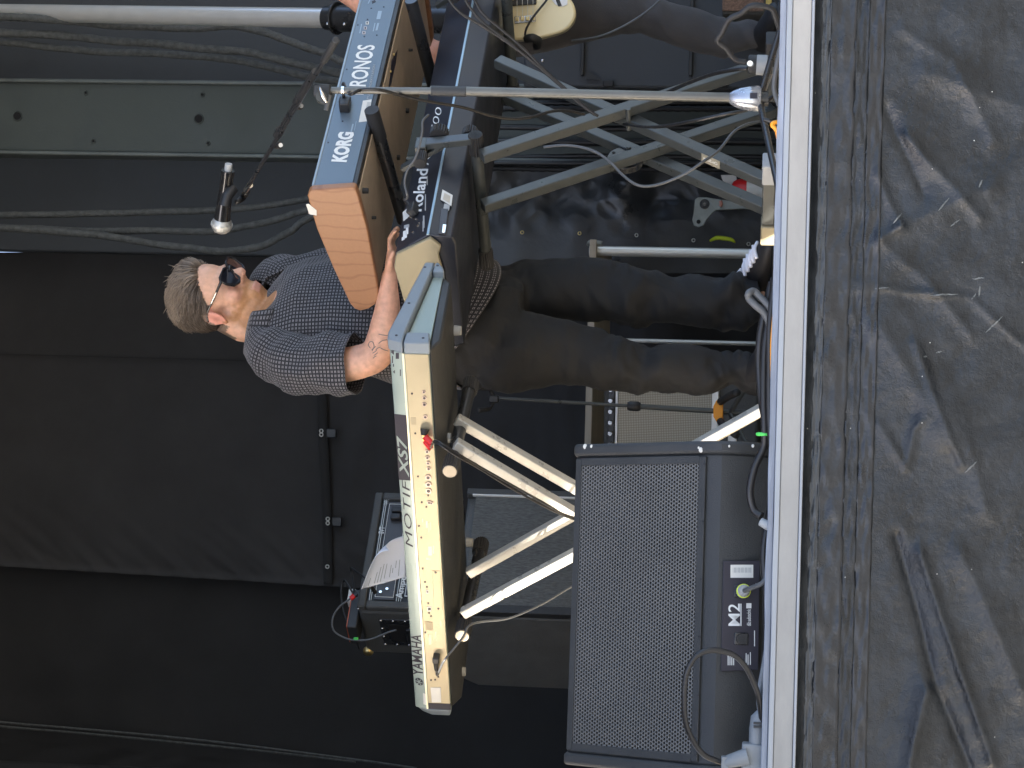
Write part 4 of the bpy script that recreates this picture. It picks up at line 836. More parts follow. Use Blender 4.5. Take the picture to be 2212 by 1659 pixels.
patch('socket', [(804, 8), (812, 4), (810, 0), (803, 3)], kpl, nK, 'dark_ink', kg, .001)
for (x0, y0, x1, y1) in [(779, 52, 781, 72), (808, 50, 810, 68), (814, 50, 818, 66), (816, 24, 824, 42), (797, 0, 799, 8), (760, 268, 763, 285), (768, 262, 769, 282)]: patch('printing', [(x0 + 1, y0), (x1 + 1, y0), (x1 - 3, y1), (x0 - 3, y1)], kpl, nK, 'korg_rim', kg, .0005)
pbt = kp(0, 0, -.1165)
for x, y, r_ in ((783, 412, 7), (872, 239, 7), (852, 340, 7), (800, 470, 4), (880, 108, 4), (902, 545, 4)):
    q = PL(x, y, pbt, Z); MB().cyl(q, q - Z * .016, px(r_, 1), px(r_ * .9, 1), 14).build('rubber_foot', 'rubber', kg, smooth='auto')
q = PL(848, 150, pbt, Z); MB().prism([q + e1 * .09, q + e2 * .03, q - e1 * .09, q - e2 * .03], -Z * .0015).build('vent', 'dark_ink', kg)
for x, y in ((849, 118), (842, 155), (852, 560)): q = PL(x, y, pbt, Z); MB().ell(q - Z * .003, (e1, e2, Z), (.004, .004, .003), 10, 6).build('screw', 'brass', kg, smooth=True)

rl = P(924, 509, 1.12)
def rp_(t_, q, h): return rl + e1 * t_ + e2 * q + Z * h * ES
ro = thing('black_stage_piano', 'black stage piano with cream end on the lower tier', 'keyboard', rp_(.6, .2, -.07))
RL = 1.44
RP = [(0, 0), (.06, .086), (.1, .09), (.376, .055), (.376, -.03), (.36, -.062), (.03, -.066), (.008, -.058)]
MB().prism([rp_(.006, q, h) for q, h in RP], e1 * (RL - .012)).build('case', 'roland_navy', ro, bevel=.004)
MB().prism([rp_(.004, -.002, -.003), rp_(.004, -.001, .004), rp_(RL - .004, -.001, .004), rp_(RL - .004, -.002, -.003)], e2 * .004).build('edge_strip', 'roland_edge', ro, bevel=.001)
MB().prism([rp_(-.004, q, h) for q, h in ((.004, -.006), (.058, .083), (.1, .092), (.38, .057), (.38, -.028), (.12, -.03), (.06, -.022), (.03, -.03))], e1 * .01).build('end_panel', 'cream', ro, bevel=.003)
MB().prism([rp_(RL - .006, q, h) for q, h in ((.004, -.006), (.058, .083), (.1, .092), (.38, .057), (.38, -.028), (.03, -.04))], e1 * .01).build('end_panel', 'cream', ro, bevel=.003)
MB().prism([rp_(-.006, q, h) for q, h in ((.13, -.002), (.14, .02), (.19, .016), (.2, -.02), (.14, -.02))], e1 * .003).build('end_notch', 'faceplate', ro, bevel=.001)
MB().box(rp_(.72, .29, .075), (e1, e2, Z), (.62, .075, .01)).build('keys', 'ivory', ro, bevel=.002)
rn = e1.cross(rp_(0, .06, .086) - rp_(0, 0, 0)).normalized()
if rn.y > 0: rn = -rn
text('lettering', 'Roland', rl, rn, (887, 457), (911, 457), (901, 365), (926, 365), 'white_ink', ro, .02)
text('lettering', 'RD-700', rl, rn, (912, 357), (926, 357), (942, 232), (956, 232), 'white_ink', ro, -.012, .2)
for (x0, y0, x1, y1) in [(873, 487, 884, 494), (871, 500, 879, 516), (877, 492, 882, 508), (868, 513, 874, 520)]: patch('printing', [(x0, y0), (x1, y0 - 3), (x1, y1 - 3), (x0, y1)], rl, rn, 'white_ink' if y0 > 490 else 'grey_ink', ro, .0006)
patch('white_sticker', [(885, 446), (888, 464), (872, 478), (870, 459)], rl, rn, 'white_label', ro, .0008)
for x, y in ((905, 482), (903, 488), (892, 502), (888, 470), (898, 473)): q = PL(x, y, rl, rn); MB().cyl(q, q + rn * .002, .0035, n=8).build('jack', 'chrome', ro)
for (x0, y0, x1, y1) in [(914, 466, 917, 492), (918, 420, 920, 455), (913, 478, 915, 500), (922, 380, 924, 400)]: patch('printing', rect(x0, y0, x1, y1), rl, rn, 'grey_ink', ro, .0005)
rb = rp_(0, -.001, 0); 
patch('slot', [(953, 452), (969, 452), (962, 508), (947, 505)], rp_(0, -.0, -.03), nK, 'faceplate', ro, .003, .001)
patch('slot_inset', [(957, 485), (964, 486), (961, 503), (955, 502)], rp_(0, -.004, -.03), nK, 'chrome', ro, .001)
patch('bar_label', [(956, 411), (978, 423), (975, 446), (952, 432)], rp_(0, -.0, -.03), nK, 'white_label', ro, .0025)
patch('label_print', [(960, 417), (973, 424), (971, 439), (957, 430)], rp_(0, -.003, -.03), nK, mat('beige', (.5, .45, .36), .6), ro, .0008)
patch('slot_tab', [(960, 441), (972, 445), (970, 456), (958, 452)], rp_(0, -.0, -.03), nK, 'grey_ink', ro, .003)

ks = thing('keyboard_stand', 'tall double cross-braced two-tier stand carrying the wooden-ended and black keyboards', 'keyboard stand', V((.8, 1.1, 0)))
arms = []
for t_, d0, d1 in ((.305, -.075, .36), (1.03, -.075, .36)):
    c0 = rp_(t_, 0, -.088); a_ = c0 + e2 * d0; b_ = c0 + e2 * d1
    ar = MB().cyl(a_, b_, .0165, n=22).build('arm', 'stand_steel', ks, smooth='auto'); arms.append((a_, b_))
    MB().knurl(a_ - e2 * .0, a_ + e2 * .06, .0205).build('end_grip', 'rubber', ar); MB().knurl(b_ - e2 * .06, b_, .0205).build('end_grip', 'rubber', ar)
    # second-tier bracket: sloping flat bar, clamp, upper tube
    v0 = a_ + e2 * .012 + Z * .02; v1 = v0 + e2 * .10 + Z * .19
    br = MB().bar(v0 - Z * .03, v0 + e2 * .02 + Z * .115, e1, .03, .02).build('tier_bar', 'stand_steel', ks, bevel=.002)
    MB().bar(v0 + e2 * .02 + Z * .07 - e1 * .004, v1, e1, .022, .014).build('tier_bar', 'stand_steel', ks, bevel=.002)
    for z_, s_ in ((.0, .022), (.085, .026)):
        kq = v0 + e2 * .012 + Z * z_ + e1 * .02; kn = MB().knurl(kq, kq + e1 * .028, s_).build('knob', 'rubber', ks)
        MB().cyl(kq + e1 * .028, kq + e1 * .03, s_ * .8, n=18).build('knob_cap', 'grey_ink', kn)
    MB().box(v0 + e2 * .035 + Z * .13, (e1, e2, Z), (.022, .02, .016)).build('clamp', 'stand_steel', ks, bevel=.003)
    MB().knurl(v0 + e2 * .03 + Z * .125 - e1 * .03, v0 + e2 * .03 + Z * .125 - e1 * .07, .018).build('clamp_knob', 'rubber', ks)
kA = PL(803, 240, kp(0, -.02, 0), nK); 
ut = MB().tube([PL(803, 240, kp(0, -.045, 0), nK), PL(803, 240, kp(0, -.045, 0), nK) + e2 * .36 - Z * .052], .0185, 20).build('upper_arm', 'black_metal', ks, smooth='auto')
MB().tube([PL(803, 240, kp(0, -.045, 0), nK) - e2 * .004, PL(803, 240, kp(0, -.045, 0), nK) + e2 * .085 - Z * .0125], .0205, 20).build('upper_arm_cap', 'rubber', ks, smooth='auto')
q = PL(888, 0, kp(0, -.045, -.1), nK); MB().tube([q, q + e2 * .36 - Z * .05], .0185, 20).build('upper_arm', 'black_metal', ks, smooth='auto')
def kleg(q0, q1, off, w1_=.03, w2_=.034):
    p0 = rl + e2 * off; a_ = PL(*q0, p0, e2); b_ = PL(*q1, p0, e2); b_ = a_ + (b_ - a_) * ((a_.z - .02) / (a_.z - b_.z))
    o = MB().bar(a_, b_, e2, w1_, w2_).build('leg', 'stand_steel', ks, bevel=.003); return a_, b_
la, la2 = kleg((1040, 338), (1620, 150), -.03); lc_, lc2 = kleg((1075, 133), (1680, 402), .004)
lb_, lb2 = kleg((1042, 446), (1680, 235), .115); ldd, ld2_ = kleg((1090, 208), (1652, 448), .149)
for (x, y, off) in ((1357, 232, -.05), (1358, 313, .095)): q = PL(x, y, rl + e2 * off, e2); MB().cyl(q + e2 * .004, q + e2 * .07, .007, n=10).build('pivot_bolt', 'stand_steel', ks, smooth='auto')
q = PL(1350, 340, rl + e2 * .14, e2); gd = MB().cyl(q, q + e2 * .02, .05, n=32).build('gear_disc', 'black_metal', ks, smooth='auto', bevel=.002)
for k in range(6): a = k * math.pi / 3; c = q - e2 * .001 + (e1 * math.cos(a) + Z * math.sin(a)) * .038; MB().cyl(c, c + e2 * .002, .005, n=10).build('gear_hole', 'hole', gd)
for a_, b_, nm in ((lc2, ld2_, 0), (la2, lb2, 1)):
    d_ = V((b_.x - a_.x, b_.y - a_.y, 0)); c0 = V((a_.x, a_.y, .028)); MB().bar(c0 - e2 * .02, c0 + e2 * .12, Z, .034, .036).build('floor_bar', 'stand_steel', ks, bevel=.003)
    ft = MB().box(c0 - e2 * .045 - Z * .004, (e1, e2, Z), (.028, .03, .023)).build('foot', 'grey_ink' if nm == 0 else 'rubber', ks, bevel=.004)
q = V((lc2.x, lc2.y, 0)) + e2 * .15; MB().box(V((q.x, q.y, .024)), (e1, e2, Z), (.024, .03, .023)).build('foot', 'cream', ks, bevel=.004)
pl = rl + e2 * (.004 - .0155); lbp = patch('name_label', [(1530, 326), (1547, 333), (1564, 349), (1562, 364), (1523, 343)], pl - e1 * .0, -e2, 'dark_ink', ks, .001)
lnp = PL(1540, 340, rl + e2 * .004, e2)
ldir = (lc2 - lc_).normalized(); lnn = ldir.cross(e2).normalized()
if lnn.y > 0: lnn = -lnn
ctr = lc_ + ldir * ((PL(1540, 344, rl + e2 * .004, e2) - lc_).dot(ldir))
plq = ctr + lnn * .0172
bpy.data.objects.remove(lbp)
lb3 = MB().box(plq, (ldir, e2, lnn), (.03, .0125, .0006)).build('name_label', mat('label_tan', (.3, .27, .2), .5), ks)
me = glyphs('On-Stage', .02, .2)
xs = [v.co.x for v in me.vertices]; ysv = [v.co.y for v in me.vertices]
for v in me.vertices:
    a = (v.co.x - min(xs)) / (max(xs) - min(xs)) - .5; bq = (v.co.y - min(ysv)) / (max(ysv) - min(ysv)) - .5
    v.co = (plq.x, plq.y, plq.z) if False else tuple(plq + lnn * .001 - ldir * (a * .046) - e2 * (bq * .012))
link('lettering', me, 'white_ink', lb3)

# leads of these keyboards
kl = thing('power_lead', 'black plug and lead from the back of the wooden-ended keyboard', 'cable', kk)
kq = kpl + nK * .012
MB().box(PL(746, 238, kpl, nK, .014), (e1, nK, Z), (.012, .014, .014)).build('plug_body', 'black_plastic', kl, bevel=.003)
MB().box(PL(746, 224, kpl, nK, .008), (e1, nK, Z), (.012, .008, .016)).build('socket_block', 'black_plastic', kl, bevel=.003)
MB().tube([PL(744, 222, kpl, nK, .02), PL(746, 214, kpl, nK, .05), P(755, 203, .78), P(780, 194, .78), P(820, 194, .78), P(870, 207, .85), P(930, 220, .9), P(1000, 232, .98), P(1060, 250, 1.05), P(1110, 257, 1.1), P(1150, 252, 1.15), P(1195, 240, 1.22), P(1230, 240, 1.3), P(1262, 247, 1.35)], .0042, 10, smooth=8).build('lead', 'cable', kl, smooth=True)
l2 = thing('thin_lead', 'thin grey lead curving from the tier knob to a plug beside the name lettering', 'cable', rl)
MB().tube([P(925, 248, 1.1), P(913, 262, 1.06), P(912, 285, 1.05), P(905, 318, 1.05), P(895, 345, 1.05), P(880, 368, 1.05), P(874, 395, 1.05), P(880, 425, 1.05), PL(889, 447, rl, rn, .03)], .003, 8, smooth=8).build('lead', 'cable_grey', l2, smooth=True)
q = PL(899, 460, rl, rn, .015); MB().box(q, (e1, rn, e1.cross(rn)), (.016, .012, .011)).build('plug', 'dark_plastic', l2, bevel=.003); MB().tube([PL(889, 447, rl, rn, .03), q], [.004, .007], 10).build('plug_boot', 'rubber', l2, smooth='auto')
cbl = [([(950, -60), (968, -5), (995, 28), (1040, 55), (1090, 88), (1150, 132), (1200, 175), (1240, 215), (1285, 248)], 'lead slanting from the upper keyboard past the bass body, lowest of three'),
       ([(985, -60), (1003, -5), (1018, 20), (1045, 50), (1100, 92), (1155, 138), (1210, 185), (1250, 222), (1290, 250)], 'lead slanting down to the stand crossing, middle of three'),
       ([(1000, -60), (1025, 0), (1045, 32), (1085, 66), (1130, 105), (1175, 150), (1225, 195), (1262, 230), (1292, 251)], 'lead slanting down past the bass strap button, uppermost of three')]
for pts, lab in cbl:
    o = MB().tube([P(x, y, 1.12 + .0003 * (x - 950)) for x, y in pts], .0038, 8, smooth=8).build('instrument_lead', 'cable', smooth=True); tag(o, lab, 'cable', 'leads slanting to the stand crossing')
o = MB().tube([P(x, y, Yq + .35) for x, y, Yq in ((1175, 318, .98), (1215, 314, .96), (1255, 318, .94), (1290, 330, .92), (1320, 352, .9), (1345, 378, .88), (1375, 399, .86), (1405, 402, .86), (1440, 393, .86), (1480, 375, .84), (1515, 352, .84), (1552, 325, .9), (1585, 285, .95), (1615, 268, 1.0), (1645, 262, 1.05))], .0038, 8, smooth=8).build('hanging_lead', 'cable_grey', smooth=True)
tag(o, 'slack grey lead dipping in a loop across the crossed stand legs', 'cable')
o = MB().tube([P(x, y, Yq + .35) for x, y, Yq in ((1320, 262, 1.2), (1360, 270, 1.1), (1420, 274, .8), (1490, 263, .65), (1560, 248, .6), (1610, 238, .6), (1650, 222, .6), (1680, 200, .6), (1690, 190, .55))], .0045, 8, smooth=8).build('hanging_lead', 'cable', smooth=True); tag(o, 'dark lead running from the stand crossing to the microphone stand base', 'cable')
o = MB().tube([P(x, y, Yq + .35) for x, y, Yq in ((1430, 205, 1.1), (1480, 182, .9), (1540, 160, .7), (1590, 150, .62), (1615, 148, .6))], .0055, 8, smooth=8).build('hanging_lead', 'cable', smooth=True); tag(o, 'lead running along the far stand leg into the grey clamp', 'cable')

# ================================================================== MICROPHONE STAND
M['satin'] = mat('satin', (.13, .13, .12), .34, .35, rvar=.06)
ms = thing('microphone_stand', 'tall boom microphone stand with a domed metal base in front of the keyboards', 'microphone stand', P(1680, 210, .55))
YS = .85
t0 = P(715, 195, YS); t1_ = P(1008, 197, YS); t2_ = P(1590, 211, YS)
MB().cyl(t0, t1_, px(7.8, YS), n=20).build('upper_tube', 'satin', ms, smooth='auto')
MB().cyl(P(930, 195.5, YS), t2_, px(10.5, YS), n=20).build('lower_tube', 'satin', ms, smooth='auto')
MB().cyl(P(932, 196, YS), P(1008, 198, YS), px(11.5, YS), n=20).build('grip', 'dark_plastic', ms, smooth='auto', bevel=.002)
MB().cyl(P(738, 195, YS), P(744, 195, YS), px(9, YS), n=20).build('ring', 'chrome', ms, smooth='auto')
M['bell'] = mat('bell', (.42, .44, .48), .28, .7, rvar=.05)
bell = [(1576, 11), (1584, 17), (1600, 23), (1620, 27), (1638, 28), (1644, 26)]
MB().tube([P(x, 212 + (x - 1576) * .02, YS) for x, r_ in bell], [px(r_, YS) for x, r_ in bell], 28).build('base_bell', 'bell', ms, smooth='auto')
MB().cyl(P(1640, 213, YS), P(1660, 213, YS), px(17, YS), n=20).build('base_hub', 'black_metal', ms, smooth='auto')
for q in ((1688, 440, .6), (1686, 60, .85), (1668, 150, 1.3)): MB().tube([P(1640, 214, YS), P(*q)], [.0085, .0075], 12).build('leg', 'black_metal', ms, smooth='auto')
MB().box(P(1628, 207, YS - .03), (V((1, 0, 0)), V((0, 1, 0)), Z), (.007, .004, .009)).build('base_slot', 'dark_ink', ms)
# clutch and boom
cq = P(700, 200, YS); 
MB().box(P(697, 196, YS), (V((1, 0, 0)), V((0, 1, 0)), Z), (.016, .013, .022)).build('clutch', 'dark_plastic', ms, bevel=.005)
MB().cyl(P(694, 208, YS - .03), P(696, 214, YS + .02), .014, n=16).build('clutch_disc', 'stand_steel', ms, smooth='auto')
MB().tube([P(690, 190, YS - .035), P(696, 205, YS - .045), P(706, 222, YS - .04)], [.004, .006, .004], 8, smooth=4).build('wing_screw', 'chrome', ms, smooth=True)
MB().tube([P(712, 205, YS - .01), P(704, 238, YS - .01)], .006, 8).build('clutch_lever', 'cable_grey', ms)
Yf = lambda y: .65 + (y - 85) / (410 - 85) * .75          # boom recedes towards the player
def bpnt(x, y): return P(x, y, Yf(y))
MB().cyl(bpnt(726, 86), bpnt(700, 131), px(9, .4), n=16).build('counterweight', 'dark_plastic', ms, smooth='auto', bevel=.002)
MB().cyl(bpnt(703, 126), bpnt(533, 408), .0058, n=14).build('boom_rod', 'black_metal', ms, smooth='auto')
MB().cyl(bpnt(682, 155), bpnt(644, 215), .0105, n=16).build('boom_sleeve', 'black_metal', ms, smooth='auto')
MB().cyl(bpnt(644, 215), bpnt(601, 288), .0075, n=16).build('boom_tube', 'black_metal', ms, smooth='auto')
for a_, b_ in (((648, 208), (641, 220)), ((606, 280), (599, 292))): MB().cyl(bpnt(*a_), bpnt(*b_), .0115, n=16).build('collar', 'black_plastic', ms, smooth='auto')
for x, y in ((649, 229), (605, 314)): q = bpnt(x, y); MB().tube([q + V((0, .01, .012)), q], [.009, .010], 14).build('lock_knob', 'rubber', ms, smooth='auto'); MB().cyl(q, q + V((0, -.006, -.003)), .006, n=12).build('lock_screw', 'chrome', ms)
MB().cyl(bpnt(540, 400), bpnt(531, 412), .0085, n=14).build('boom_tip', 'chrome', ms, smooth='auto')
MB().tube([bpnt(533, 412), bpnt(524, 428), P(512, 436, 1.38)], [.01, .009, .007], 12, smooth=3).build('clip_joint', 'black_plastic', ms, smooth=True)
YM = 1.35
MB().tube([P(503, 408, YM), P(490, 425, YM - .02), P(484, 445, YM - .02)], .0155, 16).build('clip', 'black_plastic', ms, smooth='auto')
mc = thing('microphone', 'wireless vocal microphone with pale grille ball held in the boom clip', 'microphone', P(480, 430, YM))
def mq(y): return P(494 - (y - 355) * .115, y, YM - .03 + (y - 355) * .0006)
MB().tube([mq(354), mq(357), mq(370), mq(383)], [.0095, .0105, .0105, .0125], 18).build('tail', 'grey_ink', mc, smooth='auto')
MB().tube([mq(368), mq(376), mq(384), mq(425), mq(462), mq(473)], [.0185, .019, .0175, .0198, .0215, .023], 20).build('handle', 'frame', mc, smooth='auto')
dm = (mq(490) - mq(460)).normalized(); c = mq(485); u_ = dm.orthogonal().normalized(); w_ = dm.cross(u_)
mt, tr, b = principled('mic_mesh'); tc = nd(tr, 'ShaderNodeTexCoord'); vo = nd(tr, 'ShaderNodeTexVoronoi'); vo.inputs['Scale'].default_value = 550
tr.links.new(tc.outputs['Object'], vo.inputs['Vector']); bp = nd(tr, 'ShaderNodeBump'); bp.inputs['Strength'].default_value = .6; tr.links.new(vo.outputs['Distance'], bp.inputs['Height']); tr.links.new(bp.outputs[0], b.inputs['Normal'])
b.inputs['Base Color'].default_value = (.55, .55, .52, 1); b.inputs['Metallic'].default_value = .7; b.inputs['Roughness'].default_value = .4; M['mic_mesh'] = mt
MB().ell(c, (u_, w_, dm), (.029, .029, .027), 22, 14).build('grille_ball', 'mic_mesh', mc, smooth=True)
MB().tube([c - dm * .004, c + dm * .003], .030, 24).build('grille_band', 'alu', mc, smooth='auto')

# grey clamp with a bent tube loop at the right
cj = thing('clamp_loop', 'grey cylindrical clamp with a thick bent black tube loop on the stage floor', 'clamp', P(1665, 140, .5))
MB().cyl(P(1616, 139, .9), P(1668, 141, .9), px(21, .9), n=24).build('housing', 'dark_plastic', cj, smooth='auto', bevel=.004)
MB().cyl(P(1634, 140, .9), P(1658, 141, .9), px(22, .9), n=24).build('pale_sleeve', 'grey_ink', cj, smooth='auto', bevel=.002)
MB().cyl(P(1620, 137, .76), P(1623, 139, .86), .007, n=12).build('screw', 'chrome', cj)
loop = [(1612, 134), (1595, 132), (1583, 124), (1569, 105), (1550, 88), (1560, 70), (1575, 42), (1600, 30), (1625, 12), (1665, 18), (1675, 38), (1684, 62)]
MB().tube([P(x, y,   .86 - .0006 * (140 - y)) for x, y in loop], px(6.3, .85), 12, smooth=4).build('tube_loop', 'rubber', cj, smooth=True)

# ================================================================== LEADS ALONG THE STAGE EDGE
rw = random.Random(4)
fl = [
 ([(1660, 1700), (1652, 1560), (1650, 1480), (1655, 1400), (1656, 1300), (1650, 1190), (1664, 1100), (1668, 1000), (1660, 930), (1648, 880), (1640, 800), (1642, 730), (1655, 660), (1668, 610)], .0085, .06, 'thick black lead running from under the floor monitor past the player’s shoes', 'cable'),
 ([(1645, 1115), (1628, 1100), (1620, 1060), (1630, 1010), (1650, 965), (1652, 930), (1650, 860), (1652, 760), (1660, 700), (1668, 660), (1672, 600)], .0085, .04, 'black lead bowing up beside the right end of the floor monitor', 'cable'),
 ([(1684, 900), (1672, 800), (1664, 710), (1650, 676), (1632, 660), (1618, 645), (1617, 634), (1628, 629), (1640, 640), (1655, 655), (1666, 672), (1680, 720)], .0075, .03, 'grey lead standing up in a small loop by the player’s foot', 'cable_grey'),
 ([(1668, 1120), (1668, 1000), (1662, 900), (1662, 800), (1663, 700), (1672, 620), (1684, 540), (1690, 420), (1694, 300), (1692, 180), (1690, 60), (1694, -60)], .007, .02, 'black lead lying right against the stage edge under the stand feet', 'cable'),
 ([(1672, 1120), (1670, 900), (1668, 760), (1672, 690), (1680, 600), (1686, 500), (1690, 380), (1680, 290), (1668, 268), (1690, 250), (1694, 150)], .0045, .012, 'thin orange-brown lead tangled among the black leads by the edge', 'orange'),
 ([(1690, 320), (1672, 275), (1664, 262), (1650, 258)], .005, .3, 'short dark lead rising behind the microphone stand leg', 'cable'),
 ([(1690, -60), (1690, 40), (1688, 90), (1680, 130), (1672, 190), (1684, 230)], .0055, .3, 'lead lying beside the grey clamp at the right', 'cable_grey')]
for pts, r_, Y_, lab, mt in fl:
    L = [P(x, y, Y_ + .012 * rw.random()) for x, y in pts]
    for q in L: q.z = max(q.z, r_ + .0005)
    o = MB().tube(L, r_, 10, smooth=8).build('stage_lead', mt, smooth=True); tag(o, lab, 'cable', 'leads along the stage edge')
o = MB().tube([P(1643, 1127, .03), P(1668, 1140, .02), P(1690, 1148, -.0)], [.009, .01, .006], 12, smooth=4).build('pale_sleeve', 'grey_ink', smooth=True)
tag(o, 'pale tapered sleeve on a lead by the monitor’s lower right corner', 'cable sleeve')
o = MB().tube([P(1650, 938, .05) + V((0, math.sin(a) * .0, 0)) + (V((0, 1, 0)) * math.cos(a) + Z * math.sin(a)) * .013 for a in [k * math.pi / 8 for k in range(17)]], .004, 8).build('green_band', 'green_tape', smooth=True); tag(o, 'bright green band round the leads beside the monitor', 'cable tie')
wp_ = thing('mains_lead', 'grey mains plug and adapter with a black lead looping up over the monitor', 'cable', P(1640, 1600, .0))
lp = [(1561, 1647), (1548, 1643), (1520, 1630), (1497, 1600), (1481, 1560), (1478, 1510), (1482, 1460), (1497, 1425), (1520, 1408), (1550, 1405), (1585, 1415), (1610, 1440), (1628, 1475), (1640, 1510), (1646, 1560)]
MB().tube([P(x, y, .02 - .1 * math.sin(i / 14 * math.pi)) for i, (x, y) in enumerate(lp)], .006, 12, smooth=8).build('lead', 'cable', wp_, smooth=True)
M['plug_grey'] = mat('plug_grey', (.2, .22, .24), .5, var=.1)
MB().box(P(1566, 1646, .01), (V((1, 0, 0)), V((0, 1, 0)), Z), (.012, .01, .008)).build('strain_relief', 'plug_grey', wp_, bevel=.002)
MB().tube([P(1566, 1648, .01), P(1574, 1645, .01), P(1600, 1638, .01), P(1616, 1634, .01)], [.011, .014, .017, .018], 12).build('plug', 'plug_grey', wp_, smooth='auto')
MB().box(P(1625, 1638, .03), (V((1, 0, 0)), V((0, 1, 0)), Z), (.032, .02, .022)).build('adapter', 'plug_grey', wp_, bevel=.004)
MB().tube([P(1634, 1612, .03), P(1635, 1575, .03), P(1640, 1552, .03), P(1646, 1540, .03)], [.016, .016, .018, .012], 14).build('coupler', 'plug_grey', wp_, smooth='auto')
for y in (1562, 1570): q = P(1637, y, .012); MB().box(q, (V((1, 0, 0)), V((0, 1, 0)), Z), (.002, .004, .009)).build('rib', 'dark_plastic', wp_)
MB().tube([P(1644, 1550, .03), P(1640, 1500, .03), P(1652, 1430, .025), P(1668, 1330, .02)], .006, 10, smooth=6).build('lead_tail', 'plug_grey', wp_, smooth=True)
# ================================================================== PEOPLE
def ering(c, a, b, n=40, off=0.0): return [c + a * math.cos(2 * math.pi * k / n + off) + b * math.sin(2 * math.pi * k / n + off) for k in range(n)]
def rows_loft(mb, rows, Y, ratio=.95, n=28, g_=None):
    X_ = V((1, 0, 0)); Y_ = V((0, 1, 0)); rings = []
    for i, row in enumerate(rows):
        v, ya, yb = row[:3]; Yc = Y if not callable(Y) else Y(v)
        a = P(v, ya, Yc); b = P(v, yb, Yc); h = abs(a.x - b.x) / 2; rings.append(ering(V(((a.x + b.x) / 2, Yc, (a.z + b.z) / 2)), X_ * h, Y_ * h * ratio, n))
    return mb.loft(rings)
def skin_material(name):
    mt, t, b = principled(name)
    at = nd(t, 'ShaderNodeAttribute'); at.attribute_name = 'tone'
    tc = nd(t, 'ShaderNodeTexCoord'); n1 = nd(t, 'ShaderNodeTexNoise'); n1.inputs['Scale'].default_value = 60; n1.inputs['Detail'].default_value = 5
    n2 = nd(t, 'ShaderNodeTexNoise'); n2.inputs['Scale'].default_value = 420; n2.inputs['Detail'].default_value = 3
    for q in (n1, n2): t.links.new(tc.outputs['Object'], q.inputs['Vector'])
    mr = nd(t, 'ShaderNodeMapRange'); mr.inputs['To Min'].default_value = .86; mr.inputs['To Max'].default_value = 1.14; mr.inputs['From Min'].default_value = .3; mr.inputs['From Max'].default_value = .7; t.links.new(n1.outputs[0], mr.inputs[0])
    mx = nd(t, 'ShaderNodeMix', data_type='RGBA', blend_type='MULTIPLY'); mx.inputs['Factor'].default_value = 1
    t.links.new(at.outputs['Color'], mx.inputs['A']); t.links.new(mr.outputs[0], mx.inputs['B']); t.links.new(mx.outputs['Result'], b.inputs['Base Color'])
    b.inputs['Roughness'].default_value = .5; b.inputs['Subsurface Weight'].default_value = .12; b.inputs['Subsurface Radius'].default_value = (.012, .005, .003); b.inputs['Subsurface Scale'].default_value = 1
    bp = nd(t, 'ShaderNodeBump'); bp.inputs['Strength'].default_value = .18; bp.inputs['Distance'].default_value = .002; t.links.new(n2.outputs[0], bp.inputs['Height']); t.links.new(bp.outputs[0], b.inputs['Normal'])
    return mt
M['skin'] = skin_material('skin')
def tone(me, fn):
    at = me.color_attributes.new('tone', 'FLOAT_COLOR', 'POINT')
    for i, v in enumerate(me.vertices): at.data[i].color = (*fn(v.co), 1)
def ridged(me, fn):
    me.update()
    nn = [v.normal.copy() for v in me.vertices]
    for i, v in enumerate(me.vertices): v.co = v.co + nn[i] * fn(v.co)
    me.update()
# ---- woven dash pattern for the shirt, in metres of cloth (UV)
mt, t, b = principled('dash_cloth')
uvn = nd(t, 'ShaderNodeUVMap'); uvn.uv_map = 'cloth'
sx = nd(t, 'ShaderNodeSeparateXYZ'); t.links.new(uvn.outputs[0], sx.inputs[0])
def mth(op, a, b_=None):
    n = nd(t, 'ShaderNodeMath', operation=op)
    for i, q in enumerate((a, b_)):
        if q is None: continue
        if isinstance(q, (int, float)): n.inputs[i].default_value = q
        else: t.links.new(q, n.inputs[i])
    return n.outputs[0]
u = mth('MULTIPLY', sx.outputs[0], 1 / .0115); v_ = mth('MULTIPLY', sx.outputs[1], 1 / .0098)
fu = mth('FRACT', u); fv = mth('FRACT', v_)
du = mth('LESS_THAN', mth('ABSOLUTE', mth('SUBTRACT', fu, .5)), .3)
dv = mth('LESS_THAN', mth('ABSOLUTE', mth('SUBTRACT', mth('ABSOLUTE', mth('SUBTRACT', fv, .5)), .16)), .075)
msk = mth('MULTIPLY', du, dv)
vn = mth('LESS_THAN', mth('ABSOLUTE', mth('SUBTRACT', fu, .0)), .1)
nz1 = nd(t, 'ShaderNodeTexNoise'); nz1.inputs['Scale'].default_value = 90; t.links.new(uvn.outputs[0], nz1.inputs['Vector'])
fac = mth('MULTIPLY', msk, mth('ADD', mth('MULTIPLY', nz1.outputs[0], .8), .45))
mx = nd(t, 'ShaderNodeMix', data_type='RGBA'); mx.inputs['A'].default_value = (.014, .0135, .016, 1); mx.inputs['B'].default_value = (.34, .32, .335, 1)
t.links.new(fac, mx.inputs['Factor']); t.links.new(mx.outputs['Result'], b.inputs['Base Color']); b.inputs['Roughness'].default_value = .8; b.inputs['Sheen Weight'].default_value = .15
M['dash_cloth'] = mt
